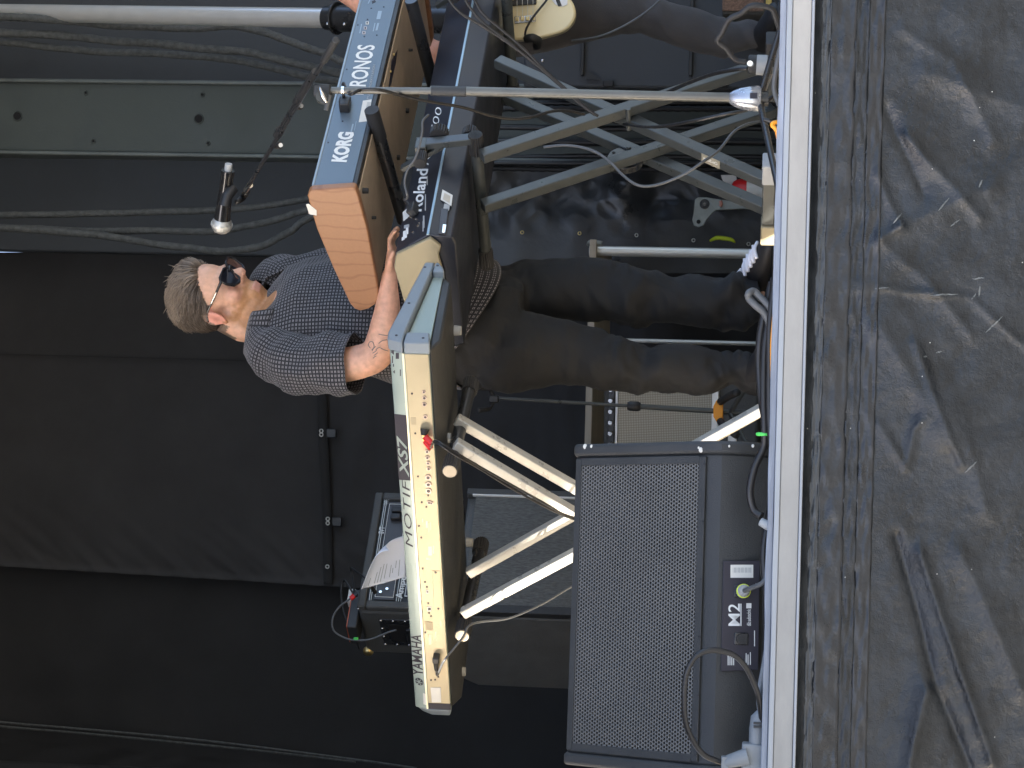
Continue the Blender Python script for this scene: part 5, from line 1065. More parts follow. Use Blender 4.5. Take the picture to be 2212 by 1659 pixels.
def cloth_loft(name, rings, parent, mt='dash_cloth', closed=True, sub=1, thick=.0025):
    # rings of equal count; UV in metres
    n = len(rings[0]); mb = MB(); mb.v = [q for r_ in rings for q in r_]; faces = []; uvs = []
    leng = [0]
    for i in range(len(rings) - 1): leng.append(leng[-1] + sum((rings[i + 1][k] - rings[i][k]).length for k in range(0, n, 4)) / len(range(0, n, 4)))
    mid = rings[len(rings) // 2]; cir = [0]
    for k in range(n): cir.append(cir[-1] + (mid[(k + 1) % n] - mid[k]).length)
    for i in range(len(rings) - 1):
        for k in range(n if closed else n - 1):
            k2 = (k + 1) % n; faces.append((i * n + k, i * n + k2, (i + 1) * n + k2, (i + 1) * n + k))
            uvs += [(cir[k], leng[i]), (cir[k + 1], leng[i]), (cir[k + 1], leng[i + 1]), (cir[k], leng[i + 1])]
    me = bpy.data.meshes.new(name); me.from_pydata([tuple(q) for q in mb.v], [], faces); l = me.uv_layers.new(name='cloth')
    for i, q in enumerate(uvs): l.data[i].uv = q
    o = link(name, me, mt, parent, smooth=True)
    if thick: s_ = o.modifiers.new('s', 'SOLIDIFY'); s_.thickness = thick; s_.offset = -1
    return o

# ------------------------------------------------------------------ keyboard player
kb = thing('person', 'person in a black dash-patterned shirt and sunglasses playing the keyboards, standing in profile', 'person', P(1668, 700, 1.75))
G = V((math.cos(R(35)), -math.sin(R(35)), 0)); RT = V((-math.sin(R(35)), -math.cos(R(35)), 0))   # facing, right-hand side
YT = 1.75
# head frame
yaw, pit = R(34), R(29)
hf = V((math.cos(yaw) * math.cos(pit), -math.sin(yaw) * math.cos(pit), -math.sin(pit)))
hr_ = V((-math.sin(yaw), -math.cos(yaw), 0)); hu = hr_.cross(hf).normalized()
if hu.z < 0: hu = -hu
HS = 1.03
ear = P(466, 688, YT - .08)
H0 = ear - (hf * (-.012) + hr_ * .078 + hu * (-.006)) * HS
def hl(x, y, z): return H0 + (hf * x - hr_ * y + hu * z) * HS      # x forward, y to the left ear, z up
def inv(p): d = p - H0; return V((d.dot(hf), -d.dot(hr_), d.dot(hu))) / HS
AX = (hf, -hr_, hu)
bd_ = MB()
def he(x, y, z, rx, ry, rz, nu=24, nv=14): bd_.ell(hl(x, y, z), AX, (rx * HS, ry * HS, rz * HS), nu, nv)
he(-.012, 0, .045, .1, .077, .083); he(.03, 0, .02, .062, .066, .07); he(.036, 0, -.03, .058, .056, .075); he(.024, 0, -.088, .066, .056, .052); he(.066, 0, -.13, .029, .031, .027); he(.035, 0, -.122, .042, .042, .028)
he(-.005, 0, -.045, .055, .062, .05)
he(.079, 0, .032, .018, .05, .012); he(.055, .04, -.022, .03, .022, .024); he(.055, -.04, -.022, .03, .022, .024)
he(.076, 0, -.07, .022, .034, .034); he(.0945, 0, -.063, .0095, .022, .0055); he(.0915, 0, -.077, .0105, .02, .007)
bd_.tube([hl(.088, 0, .026), hl(.1, 0, .004), hl(.117, 0, -.014), hl(.113, 0, -.024)], [.010 * HS, .0105 * HS, .0135 * HS, .010 * HS], 14)
for s in (1, -1):
    he(.1, .0115 * s, -.024, .011, .0085, .0075, 12, 8); he(.072, .031 * s, .012, .013, .014, .012, 12, 8)
    # ear: thin shell with raised rim
    he(-.014, .077 * s, -.004, .019, .0075, .031, 16, 10)
    rim = [hl(-.014 + math.cos(a) * .019 - .003 * math.sin(a), (.0815) * s, -.004 + math.sin(a) * .031) for a in [R(-100 + 30 * k) for k in range(11)]]
    bd_.tube(rim, .0046 * HS, 8, smooth=3); he(-.006, .08 * s, -.035, .009, .005, .009, 12, 8)
    bd_.tube([hl(-.004, .08 * s, .012), hl(-.01, .082 * s, .0), hl(-.006, .081 * s, -.016)], .0035 * HS, 8, smooth=3)
# neck and trunk
nb = P(592, 694, YT + .0)
bd_.tube([hl(-.025, 0, -.03), hl(-.03, 0, -.08), nb + V((0, 0, .02)), nb - Z * .06], [.066, .066, .07, .085], 24)
TR = [(566, 700, .086, .082), (578, 702, .125, .092), (592, 696, .168, .105), (616, 682, .203, .12), (660, 672, .212, .136), (740, 672, .212, .147), (830, 680, .207, .156), (900, 690, .209, .164)]
bd_.loft([ering(P(v, y, YT), RT * a * .92, G * b_ * .9, 28) for v, y, a, b_ in TR] + [ering(P(1000, 702, YT), RT * .18, G * .14, 28), ering(P(1110, 706, YT), RT * .16, G * .13, 28)])
# near arm (his right)
arm = [(600, 770, 1.6, .058), (660, 788, 1.55, .054), (730, 790, 1.51, .05), (790, 778, 1.49, .047), (815, 762, 1.485, .047), (826, 735, 1.48, .0455), (833, 700, 1.475, .042), (838, 655, 1.465, .0335), (840, 615, 1.455, .025), (842, 588, 1.45, .0205)]
bd_.tube([P(x, y, Y_) for x, y, Y_, r_ in arm], [q[3] for q in arm], 20, smooth=4)
def hand(wr, fw, side, up, mb, curl=1.0, s=1.0):
    # palm as a flattened loft from the wrist, five bent fingers
    fw = fw.normalized(); side = (side - fw * side.dot(fw)).normalized(); up = side.cross(fw).normalized()
    if up.z < 0: up = -up
    mb.loft([ering(wr + fw * d * s + up * h * s, side * a * s, up * b_ * s, 18) for d, h, a, b_ in ((-.03, 0, .026, .02), (0, .0, .027, .0175), (.03, .003, .036, .0165), (.065, .004, .041, .0145), (.085, .002, .038, .012))])
    for k, (o_, L) in enumerate(((-.03, .075), (-.01, .086), (.011, .08), (.031, .062))):
        b0_ = wr + (fw * .072 + side * o_ + up * .003) * s; d0 = (fw + side * o_ * 2.4).normalized()
        p1 = b0_ + (d0 * L * .45 + up * .008) * s; p2 = p1 + (d0 * L * .32 - up * .014 * curl) * s; p3 = p2 + (d0 * L * .18 - up * .022 * curl) * s
        mb.tube([b0_, p1, p2, p3], [.0098 * s, .0092 * s, .0084 * s, .0066 * s], 10, smooth=3)
    t0_ = wr + (fw * .018 - side * .024) * s; mb.tube([t0_, t0_ + (fw * .03 - side * .022 - up * .004) * s, t0_ + (fw * .06 - side * .026 - up * .012) * s], [.0125 * s, .0105 * s, .0078 * s], 10, smooth=4)
wr1 = P(842, 588, 1.45); hand(wr1, P(852, 520, 1.44) - wr1, V((0, 1, 0)), Z, bd_, .6, .84)
# far arm (his left)
arm2 = [(600, 606, 1.88, .056), (690, 592, 1.93, .05), (765, 600, 1.95, .045), (775, 578, 1.9, .044), (766, 545, 1.84, .036), (758, 505, 1.78, .025)]
bd_.tube([P(*q[:3]) for q in arm2], [q[3] for q in arm2], 18, smooth=4)
w2_ = P(758, 505, 1.78); hand(w2_, P(756, 450, 1.7) - w2_, V((0, 1, 0)), Z, bd_)
# legs inside the trousers
for pts in ([(1080, 640, 1.8, .05), (1330, 628, 1.83, .04), (1600, 648, 1.83, .024), (1655, 645, 1.84, .024)], [(1080, 750, 1.72, .05), (1330, 783, 1.69, .036), (1600, 805, 1.69, .024), (1655, 810, 1.69, .024)]):
    bd_.tube([P(*q[:3]) for q in pts], [q[3] for q in pts], 16, smooth=3)
me = fuse(bd_, 'body', .0046, 5)
SKIN, RED, BEARD, SCALP, LIP = V((.68, .39, .26)), V((.68, .29, .2)), V((.4, .185, .065)), V((.13, .095, .07)), V((.56, .27, .2))
def hairy(x, y, z):                                   # where the hair grows
    if x > .082: return 0
    h = -.085 if x < -.055 else (-.05 if x < -.028 else (.012 + (x + .028) * .3 if x < .012 else .03 + (x - .012) * 1.25))
    return 1 if z > h else 0
def sst(a, b_, x): k = max(0, min(1, (x - a) / (b_ - a))); return k * k * (3 - 2 * k)
def ktone(p):
    q = inv(p); x, y, z = q
    if q.length > .2 or p.z < nb.z - .02:
        return SKIN.lerp(RED, .15 + .25 * nz(p.x, p.y, p.z, 9)) * (1 + .05 * nz(p.x, p.y, p.z, 25))
    c = SKIN.copy()
    c = c.lerp(RED, .55 * math.exp(-((x - .07) ** 2 + (z + .022) ** 2 + (abs(y) - .045) ** 2) / .0006))
    c = c.lerp(RED, .5 * math.exp(-((x - .118) ** 2 + (z + .024) ** 2 + y * y) / .0003))
    if abs(y) > .07 and -.04 < x < .012 and abs(z + .004) < .045:
        c = c.lerp(V((.7, .27, .2)), .75); c = c.lerp(V((.4, .13, .09)), .8 * math.exp(-((x + .01) ** 2 / .00008 + (z + .004) ** 2 / .0002)))  # reddened ear, its hollow painted darker in place of shade
    jaw = sst(-.028, -.05, z + .02 * nz(x, y, z, 60) - .25 * max(0, .03 - x)) * sst(-.022, .0, x) * sst(-.18, -.165, z)
    mus = math.exp(-((x - .092) ** 2 / .0006 + (z + .048) ** 2 / .0001)) * (1 if abs(y) < .034 else 0)
    b_ = max(jaw, mus) * (.8 + .2 * nz(x, y, z, 140))
    c = c.lerp(BEARD, max(0, min(.85, b_)))
    if abs(y) < .021 and x > .088 and -.083 < z < -.0585: c = c.lerp(LIP, .85)
    if hairy(x, y, z) and q.length < .16: c = c.lerp(SCALP, .9)
    return c
tone(me, ktone)
body = link('body', me, 'skin', kb, smooth=True)
bvh = BVHTree.FromPolygons([v.co.copy() for v in me.vertices], [tuple(p.vertices) for p in me.polygons])
def on_body(x, y, lift=.0006):
    d = ray(x, y); loc, n_, i, dist = bvh.ray_cast(CAM, d); return None if loc is None else loc + n_ * lift
for ln in ([(800, 752), (796, 745), (800, 738), (806, 740), (808, 750), (803, 756)], [(804, 758), (808, 752), (812, 748)], [(805, 763), (810, 760), (814, 756)], [(808, 768), (812, 765), (816, 762)], [(806, 774), (809, 771), (813, 769)], [(818, 742), (826, 736), (836, 734)], [(822, 752), (830, 756), (838, 758)], [(818, 722), (828, 724), (838, 725)], [(812, 756), (816, 752), (822, 750)]):
    pts = [on_body(*q) for q in ln]; pts = [q for q in pts if q]
    if len(pts) > 1: MB().tube(pts, .0011, 5, smooth=4).build('tattoo_line', 'tattoo', body)
# hair
mt, t, b = principled('hair'); tc = nd(t, 'ShaderNodeTexCoord'); n1 = nd(t, 'ShaderNodeTexNoise'); n1.inputs['Scale'].default_value = 75; n1.inputs['Detail'].default_value = 4
t.links.new(tc.outputs['Object'], n1.inputs['Vector']); rp = nd(t, 'ShaderNodeValToRGB'); rp.color_ramp.elements[0].position = .3; rp.color_ramp.elements[1].position = .7
at = nd(t, 'ShaderNodeAttribute'); at.attribute_name = 'tone'; t.links.new(at.outputs['Color'], b.inputs['Base Color'])
b.inputs['Roughness'].default_value = .45; b.inputs['Anisotropic'].default_value = .5; M['hair'] = mt
hm = MB(); rh = random.Random(11); cnt = 0; hcol = []
while cnt < 6000:
    a = rh.uniform(0, 2 * math.pi); cz = rh.uniform(-1, 1); sr = math.sqrt(1 - cz * cz)
    x, y, z = -.012 + .099 * sr * math.cos(a), .076 * sr * math.sin(a), .045 + .082 * cz
    if not hairy(x + rh.uniform(-.004, .004), y, z + rh.uniform(-.004, .004)): continue
    if -.03 < x < .012 and z < .03 and abs(y) > .06: continue
    n_ = V(((x + .012) / .099 ** 2, y / .076 ** 2, (z - .045) / .082 ** 2)).normalized()
    top = sst(.06, .115, z)
    fl_ = V((-1, .25 * nz(x, y, 3, 20), -.55 * (1 - top) - .1)); fl_ += V((.25 * (1 - top) * (1 if x < -.03 else 0), 0, -.5 * (1 - top) * (1 if x < -.03 else 0)))
    part_ = nz(x, y, z, 17); fl_ += V((.0, .42 * part_ * top, .3 * part_ * top))
    fl_ = (fl_ - n_ * fl_.dot(n_)).normalized(); jit = V((rh.gauss(0, .07), rh.gauss(0, .09), rh.gauss(0, .07)))
    fl_ = (fl_ + jit * (.5 if top > .2 else .35)).normalized()
    L = rh.uniform(.034, .056) if top > .2 else rh.uniform(.026, .042)
    if x > .03 and top > .2: L *= 1.15
    lift = (.010 - .004 * (1 - top) + .014 * top * (.7 + .6 * abs(part_)) + rh.uniform(-.002, .002)) * (1.25 if x > .02 else 1) * (.55 if z < .0 else 1)
    p0 = V((x, y, z)); pts = [p0, p0 + n_ * lift * .7 + fl_ * L * .3, p0 + n_ * lift + fl_ * L * .68, p0 + n_ * lift * .8 + fl_ * L - V((0, 0, .002))]
    if rh.random() < .012 and top > .4: pts[3] = pts[3] + n_ * rh.uniform(.008, .03); pts[2] = pts[2] + n_ * .006
    w_ = rh.uniform(.0008, .0017); hm.tube([hl(*q) for q in pts], [w_, w_ * .95, w_ * .7, .0003], 4); cnt += 1
    kq_ = max(0, min(1, .16 + .5 * top + .28 * nz(x * .4, y * 1.8, z * 1.2, 30) + rh.gauss(0, .16))); hcol.append(V((.08, .062, .05)).lerp(V((.4, .315, .235)), kq_))
ho = hm.build('hair', 'hair', kb, smooth=True); ha = ho.data.color_attributes.new('tone', 'FLOAT_COLOR', 'POINT')
for i in range(len(ho.data.vertices)): ha.data[i].color = (*hcol[i // 16], 1)
struct(ho, 'stuff')
# eyebrows and stubble tufts read as colour; sunglasses
sg = MB()
def lens_poly(s, k=1.0, dx=0.0):
    out = []
    for (yy, zz) in ((.008, .024), (.02, .031), (.05, .031), (.06, .025), (.0595, .01), (.052, -.008), (.036, -.016), (.02, -.012), (.01, .004)):
        cy, cz_ = .034, .009; yv = cy + (yy - cy) * k; zv = cz_ + (zz - cz_) * k
        out.append(hl(.107 - .22 * max(0, yv - .03) + dx + (zv - .01) * .05, yv * s, zv))
    return out
gl = thing('sunglasses', 'dark sunglasses worn by the keyboard player', 'sunglasses', hl(.1, 0, 0))
for s in (1, -1):
    fr_ = MB(); o1 = lens_poly(s, 1.3, .003); o2 = lens_poly(s, 1.08, .003); o3 = lens_poly(s, 1.08, -.003); o4 = lens_poly(s, 1.3, -.003)
    n = len(o1); fr_.v = o1 + o2 + o3 + o4
    for L in range(4):
        for k in range(n): fr_.f.append((L * n + k, L * n + (k + 1) % n, ((L + 1) % 4) * n + (k + 1) % n, ((L + 1) % 4) * n + k))
    fr_.build('rim', 'frame', gl, bevel=.0008)
    MB().prism(lens_poly(s, 1.11, .0005), -hf * .0015).build('lens', 'lens', gl)
    tb_ = MB().tube([hl(.1, .066 * s, .026), hl(.085, .073 * s, .026), hl(.04, .079 * s, .0235), hl(-.006, .082 * s, .022), hl(-.03, .083 * s, .008)], [.0045, .0042, .0034, .003, .003], 8, smooth=4).build('temple', 'frame', gl, smooth=True)
    MB().tube([hl(.07, .0795 * s, .0255), hl(.03, .0825 * s, .0245)], .0013, 6).build('temple_inlay', 'chrome', gl)
MB().tube([hl(.11, .011, .018), hl(.113, 0, .021), hl(.11, -.011, .018)], .0038, 8, smooth=4).build('bridge', 'frame', gl, smooth=True)
# shirt
N = 96
def shirt_ring(v, y, a, b_, i):
    c = P(v, y, YT); out = []
    for k in range(N):
        ph = 2 * math.pi * k / N; f_ = 1.0
        fr = math.exp(-((math.degrees(ph) - 78) / 16) ** 2)
        if v < 640: f_ -= .24 * fr * sst(645, 590, v)
        q = c + RT * a * math.cos(ph) + G * b_ * math.sin(ph); d = (q - c)
        w_ = .022 * nz(q.x * .8 + q.z * .5, q.y, q.z * 1.1, 6.5) + .012 * nz(q.x + q.z * .9, q.y, q.z * .5, 13) + .008 * abs(nz(q.x * 1.5 - q.z, q.y, q.z, 11))
        w_ *= sst(560, 680, v)
        out.append(c + d * f_ + d.normalized() * w_)
    return out
rings = []
SR = TR + [(960, 698, .217, .174)]
def lerp_rows(rows, k):
    out = []
    for i in range(len(rows) - 1):
        for j in range(k): t_ = j / k; out.append(tuple(rows[i][m] * (1 - t_) + rows[i + 1][m] * t_ for m in range(4)))
    out.append(rows[-1]); return out
for i, q in enumerate(lerp_rows(SR, 6)): rings.append(shirt_ring(*q, i))
last = rings[-1]
for s in [k / 12 for k in range(1, 13)]:
    row = []
    for k in range(N):
        ph = 2 * math.pi * k / N; sn = math.sin(ph)
        vh = 984 + 104 * max(0, sn) ** 1.3 + 52 * max(0, -sn) ** 1.2
        v = 960 + (vh - 960) * s; c = P(v, 698 + (v - 960) * .07, YT); fl_ = 1 + .04 * s
        q = c + (RT * .215 * math.cos(ph) + G * .172 * sn) * fl_; d = (q - c).normalized()
        q += d * (.012 * nz(q.x * 1.2, q.y * 1.2, q.z * .4, 7) * s + .010 * nz(q.x * .8 + q.z * .5, q.y, q.z * 1.1, 6.5))
        row.append(q)
    rings.append(row)
cloth_loft('shirt', rings, kb)
def sleeve(path, name):
    pts, rr = catmull([P(*q[:3]) for q in path], 7, [q[3] for q in path]); rg = []; n = 48
    for i, q in enumerate(pts):
        d = (pts[min(i + 1, len(pts) - 1)] - pts[max(i - 1, 0)]).normalized(); a = V((1, 0, 0)); a = (a - d * a.dot(d)).normalized(); b_ = d.cross(a); row = []
        for k in range(n):
            ph = 2 * math.pi * k / n; e = (a * math.cos(ph) + b_ * math.sin(ph)); s = q + e * rr[i]
            row.append(s + e * (.012 * nz(s.x + s.z * .6, s.y, s.z, 12) + .009 * nz(s.x, s.y, s.z + s.x, 22)) * min(1, i / 8))
        rg.append(row)
    return cloth_loft(name, rg, kb)
sleeve([(570, 728, 1.66, .06), (592, 758, 1.62, .079), (625, 780, 1.585, .083), (670, 788, 1.55, .083), (720, 788, 1.525, .084), (768, 787, 1.51, .085)], 'sleeve')
sleeve([(572, 640, 1.82, .06), (600, 612, 1.86, .076), (660, 600, 1.9, .08), (740, 590, 1.93, .078)], 'sleeve')
# collar: a folded band open at the front
cr = []; nb2 = P(561, 702, YT)
for k in range(41):
    ph = R(50 - 280 * k / 40); tip = (abs(k - 20) / 20) ** 2.2
    d = (RT * math.cos(ph) * 1.02 + G * math.sin(ph)); c = nb2
    bk_ = max(0, -math.sin(ph))
    i0 = c + d * .08 + Z * (.028 + .012 * bk_ - .02 * tip); i1 = c + d * .085 + Z * (.036 + .012 * bk_ - .024 * tip); i2 = c + d * (.126 + .016 * tip) + Z * (.014 - .024 * tip); i3 = c + d * (.15 + .022 * tip) - Z * (.03 + .045 * tip)
    cr.append([i0, i1, i1.lerp(i2, .5) + d * .004, i2, i3])
rg = [[cr[k][j] for k in range(41)] for j in range(5)]
cloth_loft('collar', rg, kb, closed=False, thick=.005)
# trousers
pt = MB()
pt.loft([ering(P(v, y, YT), RT * a, G * b_, 32) for v, y, a, b_ in ((955, 702, .165, .135), (985, 705, .19, .148), (1030, 708, .19, .15), (1080, 706, .185, .148), (1130, 704, .15, .12))])
L1r = [(1060, 574, 690), (1120, 563, 698), (1185, 559, 694), (1250, 559, 692), (1301, 562, 693), (1350, 574, 695), (1395, 588, 697), (1450, 592, 699), (1505, 594, 703), (1545, 596, 706), (1580, 587, 706), (1606, 587, 706), (1628, 596, 694), (1642, 600, 688)]
L2r = [(1050, 690, 840), (1101, 664, 848), (1160, 676, 841), (1218, 690, 829), (1260, 702, 832), (1301, 714, 841), (1335, 724, 843), (1391, 741, 850), (1429, 742, 853), (1480, 746, 854), (1530, 750, 854), (1560, 754, 850), (1582, 761, 842), (1605, 764, 848), (1635, 768, 852), (1646, 772, 850)]
rows_loft(pt, L1r, 1.83); rows_loft(pt, L2r, 1.69)
me = fuse(pt, 'trousers', .0065, 5)
kz1, kz2 = P(1370, 640, 1.83).z, P(1590, 640, 1.83).z
def fold(p):
    k = .5 + .9 * math.exp(-((p.z - kz1) / .1) ** 2) + 1.3 * math.exp(-((p.z - kz2) / .06) ** 2) + .5 * sst(.62, .85, p.z)
    return 1.7 * k * (.009 * nz(p.x * .9 + p.z * .5, p.y, p.z * 1.6 + p.x, 7) + .011 * (.25 - abs(nz(p.x * .8 + p.z * .9, p.y * .6, p.z * 1.1 - p.x, 6))) + .006 * nz(p.x * 1.2 - p.z * .9, p.y, p.z * 1.2, 13) + .004 * abs(nz(p.x - p.z, p.y, p.z * 2, 17)))
ridged(me, fold)
tr_o = link('trousers', me, 'pants', kb, smooth=True)
# shoes
def shoe(heel, toe, lace=False):
    a = V((heel.x, heel.y, 0)); d = V((toe.x - heel.x, toe.y - heel.y, 0)); L = d.length; d.normalize(); s = V((-d.y, d.x, 0)); rg = []
    for k, (f_, wdt, h) in enumerate(((0, .022, .06), (.06, .032, .085), (.25, .036, .095), (.45, .04, .078), (.65, .046, .058), (.85, .043, .045), (.96, .03, .034), (1, .012, .022))):
        rg.append([a + d * L * f_ + s * wdt * math.cos(p_) + Z * (.006 + h * .5 + h * .5 * math.sin(p_)) for p_ in [2 * math.pi * q / 20 for q in range(20)]])
    o = MB().loft(rg).build('shoe', 'shoe', kb, smooth=True)
    MB().loft([[a + d * (L * f_) + s * w_ * math.cos(p_) * 1.05 + Z * (.008 + .008 * math.sin(p_)) for p_ in [2 * math.pi * q / 12 for q in range(12)]] for f_, w_ in ((-.01, .02), (.06, .034), (.45, .041), (.7, .047), (.9, .04), (1.01, .012))]).build('sole', 'rubber', o, smooth=True)
    if lace:
        for k in range(5):
            c = a + d * L * (.4 + .09 * k) + Z * (.088 - .008 * k); MB().tube([c - s * .028, c + d * .006 + Z * .007, c + s * .028], .0052, 8, smooth=4).build('lace', 'lace', o, smooth=True)
            if k < 4: MB().tube([c - s * .024, c + d * .02 + s * .02 + Z * .004], .0046, 8).build('lace', 'lace', o, smooth=True)
        MB().tube([c0_ for c0_ in (a + d * L * .38 + Z * .1 + s * .0, a + d * L * .34 + Z * .12 - s * .03, a + d * L * .3 + Z * .1 - s * .04, a + d * L * .38 + Z * .1)], .0045, 8, smooth=5).build('lace', 'lace', o, smooth=True)
shoe(P(1660, 622, 1.92), P(1668, 515, 1.7), True); shoe(P(1660, 842, 1.74), P(1660, 742, 1.56))

# ------------------------------------------------------------------ bass player at the right rim
bp_ = thing('person', 'person in dark trousers holding a cream bass guitar at the right rim', 'person', P(1670, 60, 2.7))
YBa = 2.7
bb_ = MB()
cx = P(1000, -165, YBa).x
def bz(v): return P(v, -40, YBa).z
bb_.loft([ering(V((cx, YBa, bz(v))), V((a, 0, 0)), V((0, b_, 0)), 24) for v, a, b_ in ((520, .06, .06), (545, .12, .09), (580, .19, .11), (660, .2, .12), (800, .18, .125), (930, .165, .12), (1010, .165, .125), (1080, .15, .12))])
bb_.tube([V((cx, YBa - .01, bz(540))), V((cx, YBa - .03, bz(480)))], [.06, .055], 16)
bb_.ell(V((cx, YBa - .05, bz(415))), (V((1, 0, 0)), V((0, 1, 0)), Z), (.075, .095, .115), 20, 14); bb_.ell(V((cx, YBa - .09, bz(440))), (V((1, 0, 0)), V((0, 1, 0)), Z), (.055, .06, .075), 16, 12)
bb_.tube([V((cx, YBa - .14, bz(405))), V((cx, YBa - .165, bz(425)))], [.01, .014], 10)
for s in (1, -1): bb_.ell(V((cx + .076 * s, YBa - .04, bz(420))), (V((1, 0, 0)), V((0, 1, 0)), Z), (.009, .018, .03), 10, 8)
for pts in ([(590, -130, 2.66, .056), (765, -14, 2.58, .048), (900, 95, 2.5, .046), (955, 118, 2.45, .045), (1010, 85, 2.38, .041), (1080, 35, 2.32, .03)],): bb_.tube([P(*q[:3]) for q in pts], [q[3] for q in pts], 16, smooth=4)
wq = P(1080, 35, 2.32); hand(wq, P(1125, -20, 2.3) - wq, V((0, 0, 1)), Z, bb_)
sh2 = P(600, -290, 2.68); nk = V((sh2.x + .2, 2.3, P(1140, -300, 2.3).z - .05)); bb_.tube([sh2 + V((0, 0, 0)), sh2 + V((.1, -.02, -.26)), (sh2 + V((.16, -.12, -.34))).lerp(nk, .35), nk], [.055, .046, .04, .026], 14, smooth=4)
wq = nk; hand(wq, V((.25, -.45, .8)), V((1, 0, 0)), Z, bb_)
for pts in ([(1080, 10, 2.68, .05), (1390, 32, 2.61, .03), (1620, 76, 2.66, .02)], [(1080, -95, 2.74, .05), (1390, -116, 2.75, .035), (1640, -106, 2.76, .022)]): bb_.tube([P(*q[:3]) for q in pts], [q[3] for q in pts], 14, smooth=3)
me = fuse(bb_, 'body', .008, 4); tone(me, lambda p: SKIN.lerp(RED, .35 + .3 * nz(p.x, p.y, p.z, 9))); link('body', me, 'skin', bp_, smooth=True)
st2 = MB(); st2.loft([ering(V((cx, YBa, bz(v))), V((a, 0, 0)), V((0, b_, 0)), 28) for v, a, b_ in ((528, .075, .075), (548, .135, .1), (580, .2, .125), (660, .212, .135), (800, .195, .14), (930, .185, .14), (1040, .185, .145))])
for pts in ([(580, -135, 2.66, .068), (690, -70, 2.61, .062)], [(590, -290, 2.68, .07), (700, -310, 2.66, .066)]): st2.tube([P(*q[:3]) for q in pts], [q[3] for q in pts], 16)
me = fuse(st2, 'shirt', .009, 4); ridged(me, lambda p: .008 * nz(p.x, p.y, p.z, 9)); link('shirt', me, 'pants_b', bp_, smooth=True)
hb_ = MB(); hb_.ell(V((cx, YBa - .035, bz(400))), (V((1, 0, 0)), V((0, 1, 0)), Z), (.085, .1, .105), 20, 14); me = fuse(hb_, 'hair', .008, 3); ridged(me, lambda p: .006 * nz(p.x, p.y, p.z, 40)); tone(me, lambda p: (.12, .09, .07)); link('hair', me, 'hair', bp_, smooth=True)
p2 = MB()
p2.loft([ering(V((cx, YBa, bz(v))), V((a, 0, 0)), V((0, b_, 0)), 28) for v, a, b_ in ((990, .17, .13), (1030, .185, .14), (1090, .19, .14), (1140, .15, .11))])
rows_loft(p2, [(1040, 135, -60), (1100, 126, -60), (1180, 112, -50), (1257, 94, -38), (1330, 78, -25), (1385, 70, -12), (1430, 87, 1), (1480, 106, 14), (1530, 120, 27), (1565, 127, 34), (1600, 112, 42), (1625, 104, 46), (1648, 102, 50)], lambda v: 2.66 - .06 * math.exp(-((v - 1390) / 120) ** 2))
rows_loft(p2, [(1040, -20, -190), (1200, -40, -185), (1390, -60, -175), (1560, -60, -160), (1645, -64, -150)], 2.75)
me = fuse(p2, 'trousers', .0075, 4)
kz3, kz4 = P(1400, 40, 2.6).z, P(1600, 80, 2.6).z
ridged(me, lambda p: (.5 + 1.1 * math.exp(-((p.z - kz3) / .08) ** 2) + 1.3 * math.exp(-((p.z - kz4) / .07) ** 2)) * (.010 * nz(p.x + p.z * .6, p.y, p.z * 1.5, 8) + .007 * nz(p.x - p.z, p.y, p.z, 15)))
link('trousers', me, 'pants_b', bp_, smooth=True)
kb_save = kb; kb = bp_; shoe(P(1665, 100, 2.72), P(1672, 20, 2.45)); shoe(P(1665, -90, 2.85), P(1672, -130, 2.55)); kb = kb_save
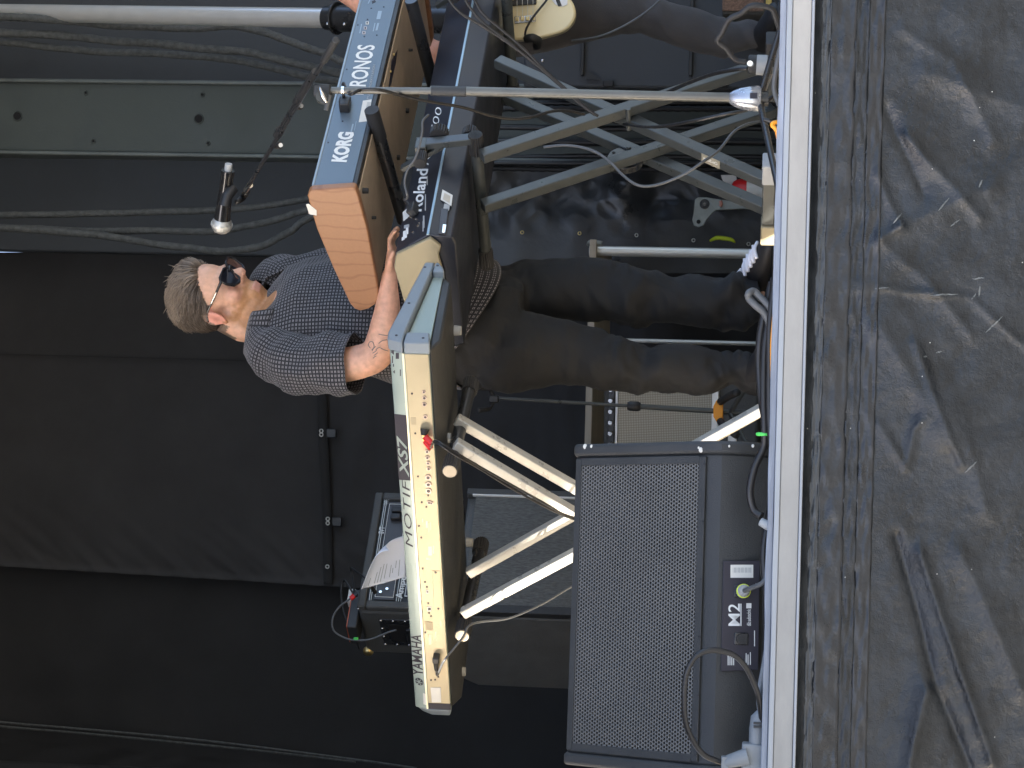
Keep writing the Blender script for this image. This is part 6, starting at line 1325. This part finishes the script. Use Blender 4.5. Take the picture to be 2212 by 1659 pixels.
# bass guitar
bs = thing('bass_guitar', 'cream electric bass guitar body with four strings in the bass player’s hands', 'bass guitar', P(1160, -20, 2.28))
YG = 2.26
og = [(1231, -5), (1240, 11), (1243, 30), (1236, 50), (1217, 67), (1183, 78), (1153, 84), (1113, 86), (1089, 85), (1080, 74), (1076, 20), (1072, -40), (1062, -90), (1060, -130), (1080, -150), (1105, -128), (1120, -105), (1160, -100), (1182, -112), (1205, -118), (1225, -100), (1224, -60)]
pts, _ = catmull([P(x, y, YG) for x, y in og] + [P(*og[0], YG)], 5); pts = pts[:-1]
gb = MB().prism(pts, (0, .045, 0)).build('body', 'bass_cream', bs, bevel=.009, segs=3)
pk = [(1226, -5), (1226, 10), (1215, 15), (1200, 10), (1190, -2), (1185, -40), (1170, -80), (1215, -90), (1220, -40)]
MB().prism([P(x, y, YG) for x, y in pk], (0, -.003, 0)).build('pickguard', 'pickguard', bs, bevel=.001)
MB().prism([P(x, y, YG) for x, y in ((1103, 14), (1159, 10), (1159, -3), (1102, 2))], (0, -.012, 0)).build('pickup', 'black_plastic', bs, bevel=.002)
MB().prism([P(x, y, YG) for x, y in ((1206, 14), (1214, 13), (1206, -8), (1198, -6))], (0, -.006, 0)).build('control_plate', 'dark_plastic', bs, bevel=.001)
brd = MB().prism([P(x, y, YG) for x, y in ((1112, 52), (1158, 48), (1158, 33), (1111, 36))], (0, -.006, 0)).build('bridge', 'chrome', bs, bevel=.002)
for k in range(4):
    x = 1117 + k * 11.5; MB().box(P(x, 41 - k * .6, YG - .01), (V((1, 0, 0)), V((0, 1, 0)), Z), (.006, .004, .005)).build('saddle', 'brass', brd, bevel=.001)
    MB().tube([P(x, 41, YG - .014), P(x - 1.5, -420, YG - .02)], .0009, 5).build('string', 'alu', bs)
MB().box(P(1128, -360, YG - .006), (V((1, 0, 0)), V((0, 1, 0)), Z), (.42, .012, .026)).build('neck', 'riser_wood', bs, bevel=.008)
MB().cyl(P(1143, 84, YG + .02), P(1144, 91, YG + .02), .008, n=12).build('strap_button', 'chrome', bs, smooth='auto')
MB().tube([P(1137, 84, YG), P(1150, 82, YG - .012), P(1162, 88, YG + .01), P(1160, 100, YG + .05)], .014, 8, smooth=4).build('strap_end', 'rubber', bs, smooth=True)
o = MB().tube([P(1134, 76, YG - .02), P(1137, 62, YG - .03), P(1147, 44, YG - .04), P(1160, 26, YG - .04), P(1178, 4, YG - .03), P(1195, -20, YG - .02)], .0035, 8, smooth=8).build('bass_lead', 'cable', smooth=True); tag(o, 'dark lead curving across the front of the cream bass', 'cable')
o = MB().tube([P(1235, 88, 2.45), P(1290, 80, 2.4), P(1340, 60, 2.38), P(1390, 30, 2.38), P(1425, 0, 2.4), P(1450, -30, 2.4)], .0035, 8, smooth=8).build('bass_lead', 'cable_grey', smooth=True); tag(o, 'grey lead hanging across the bass player’s dark trouser leg', 'cable')
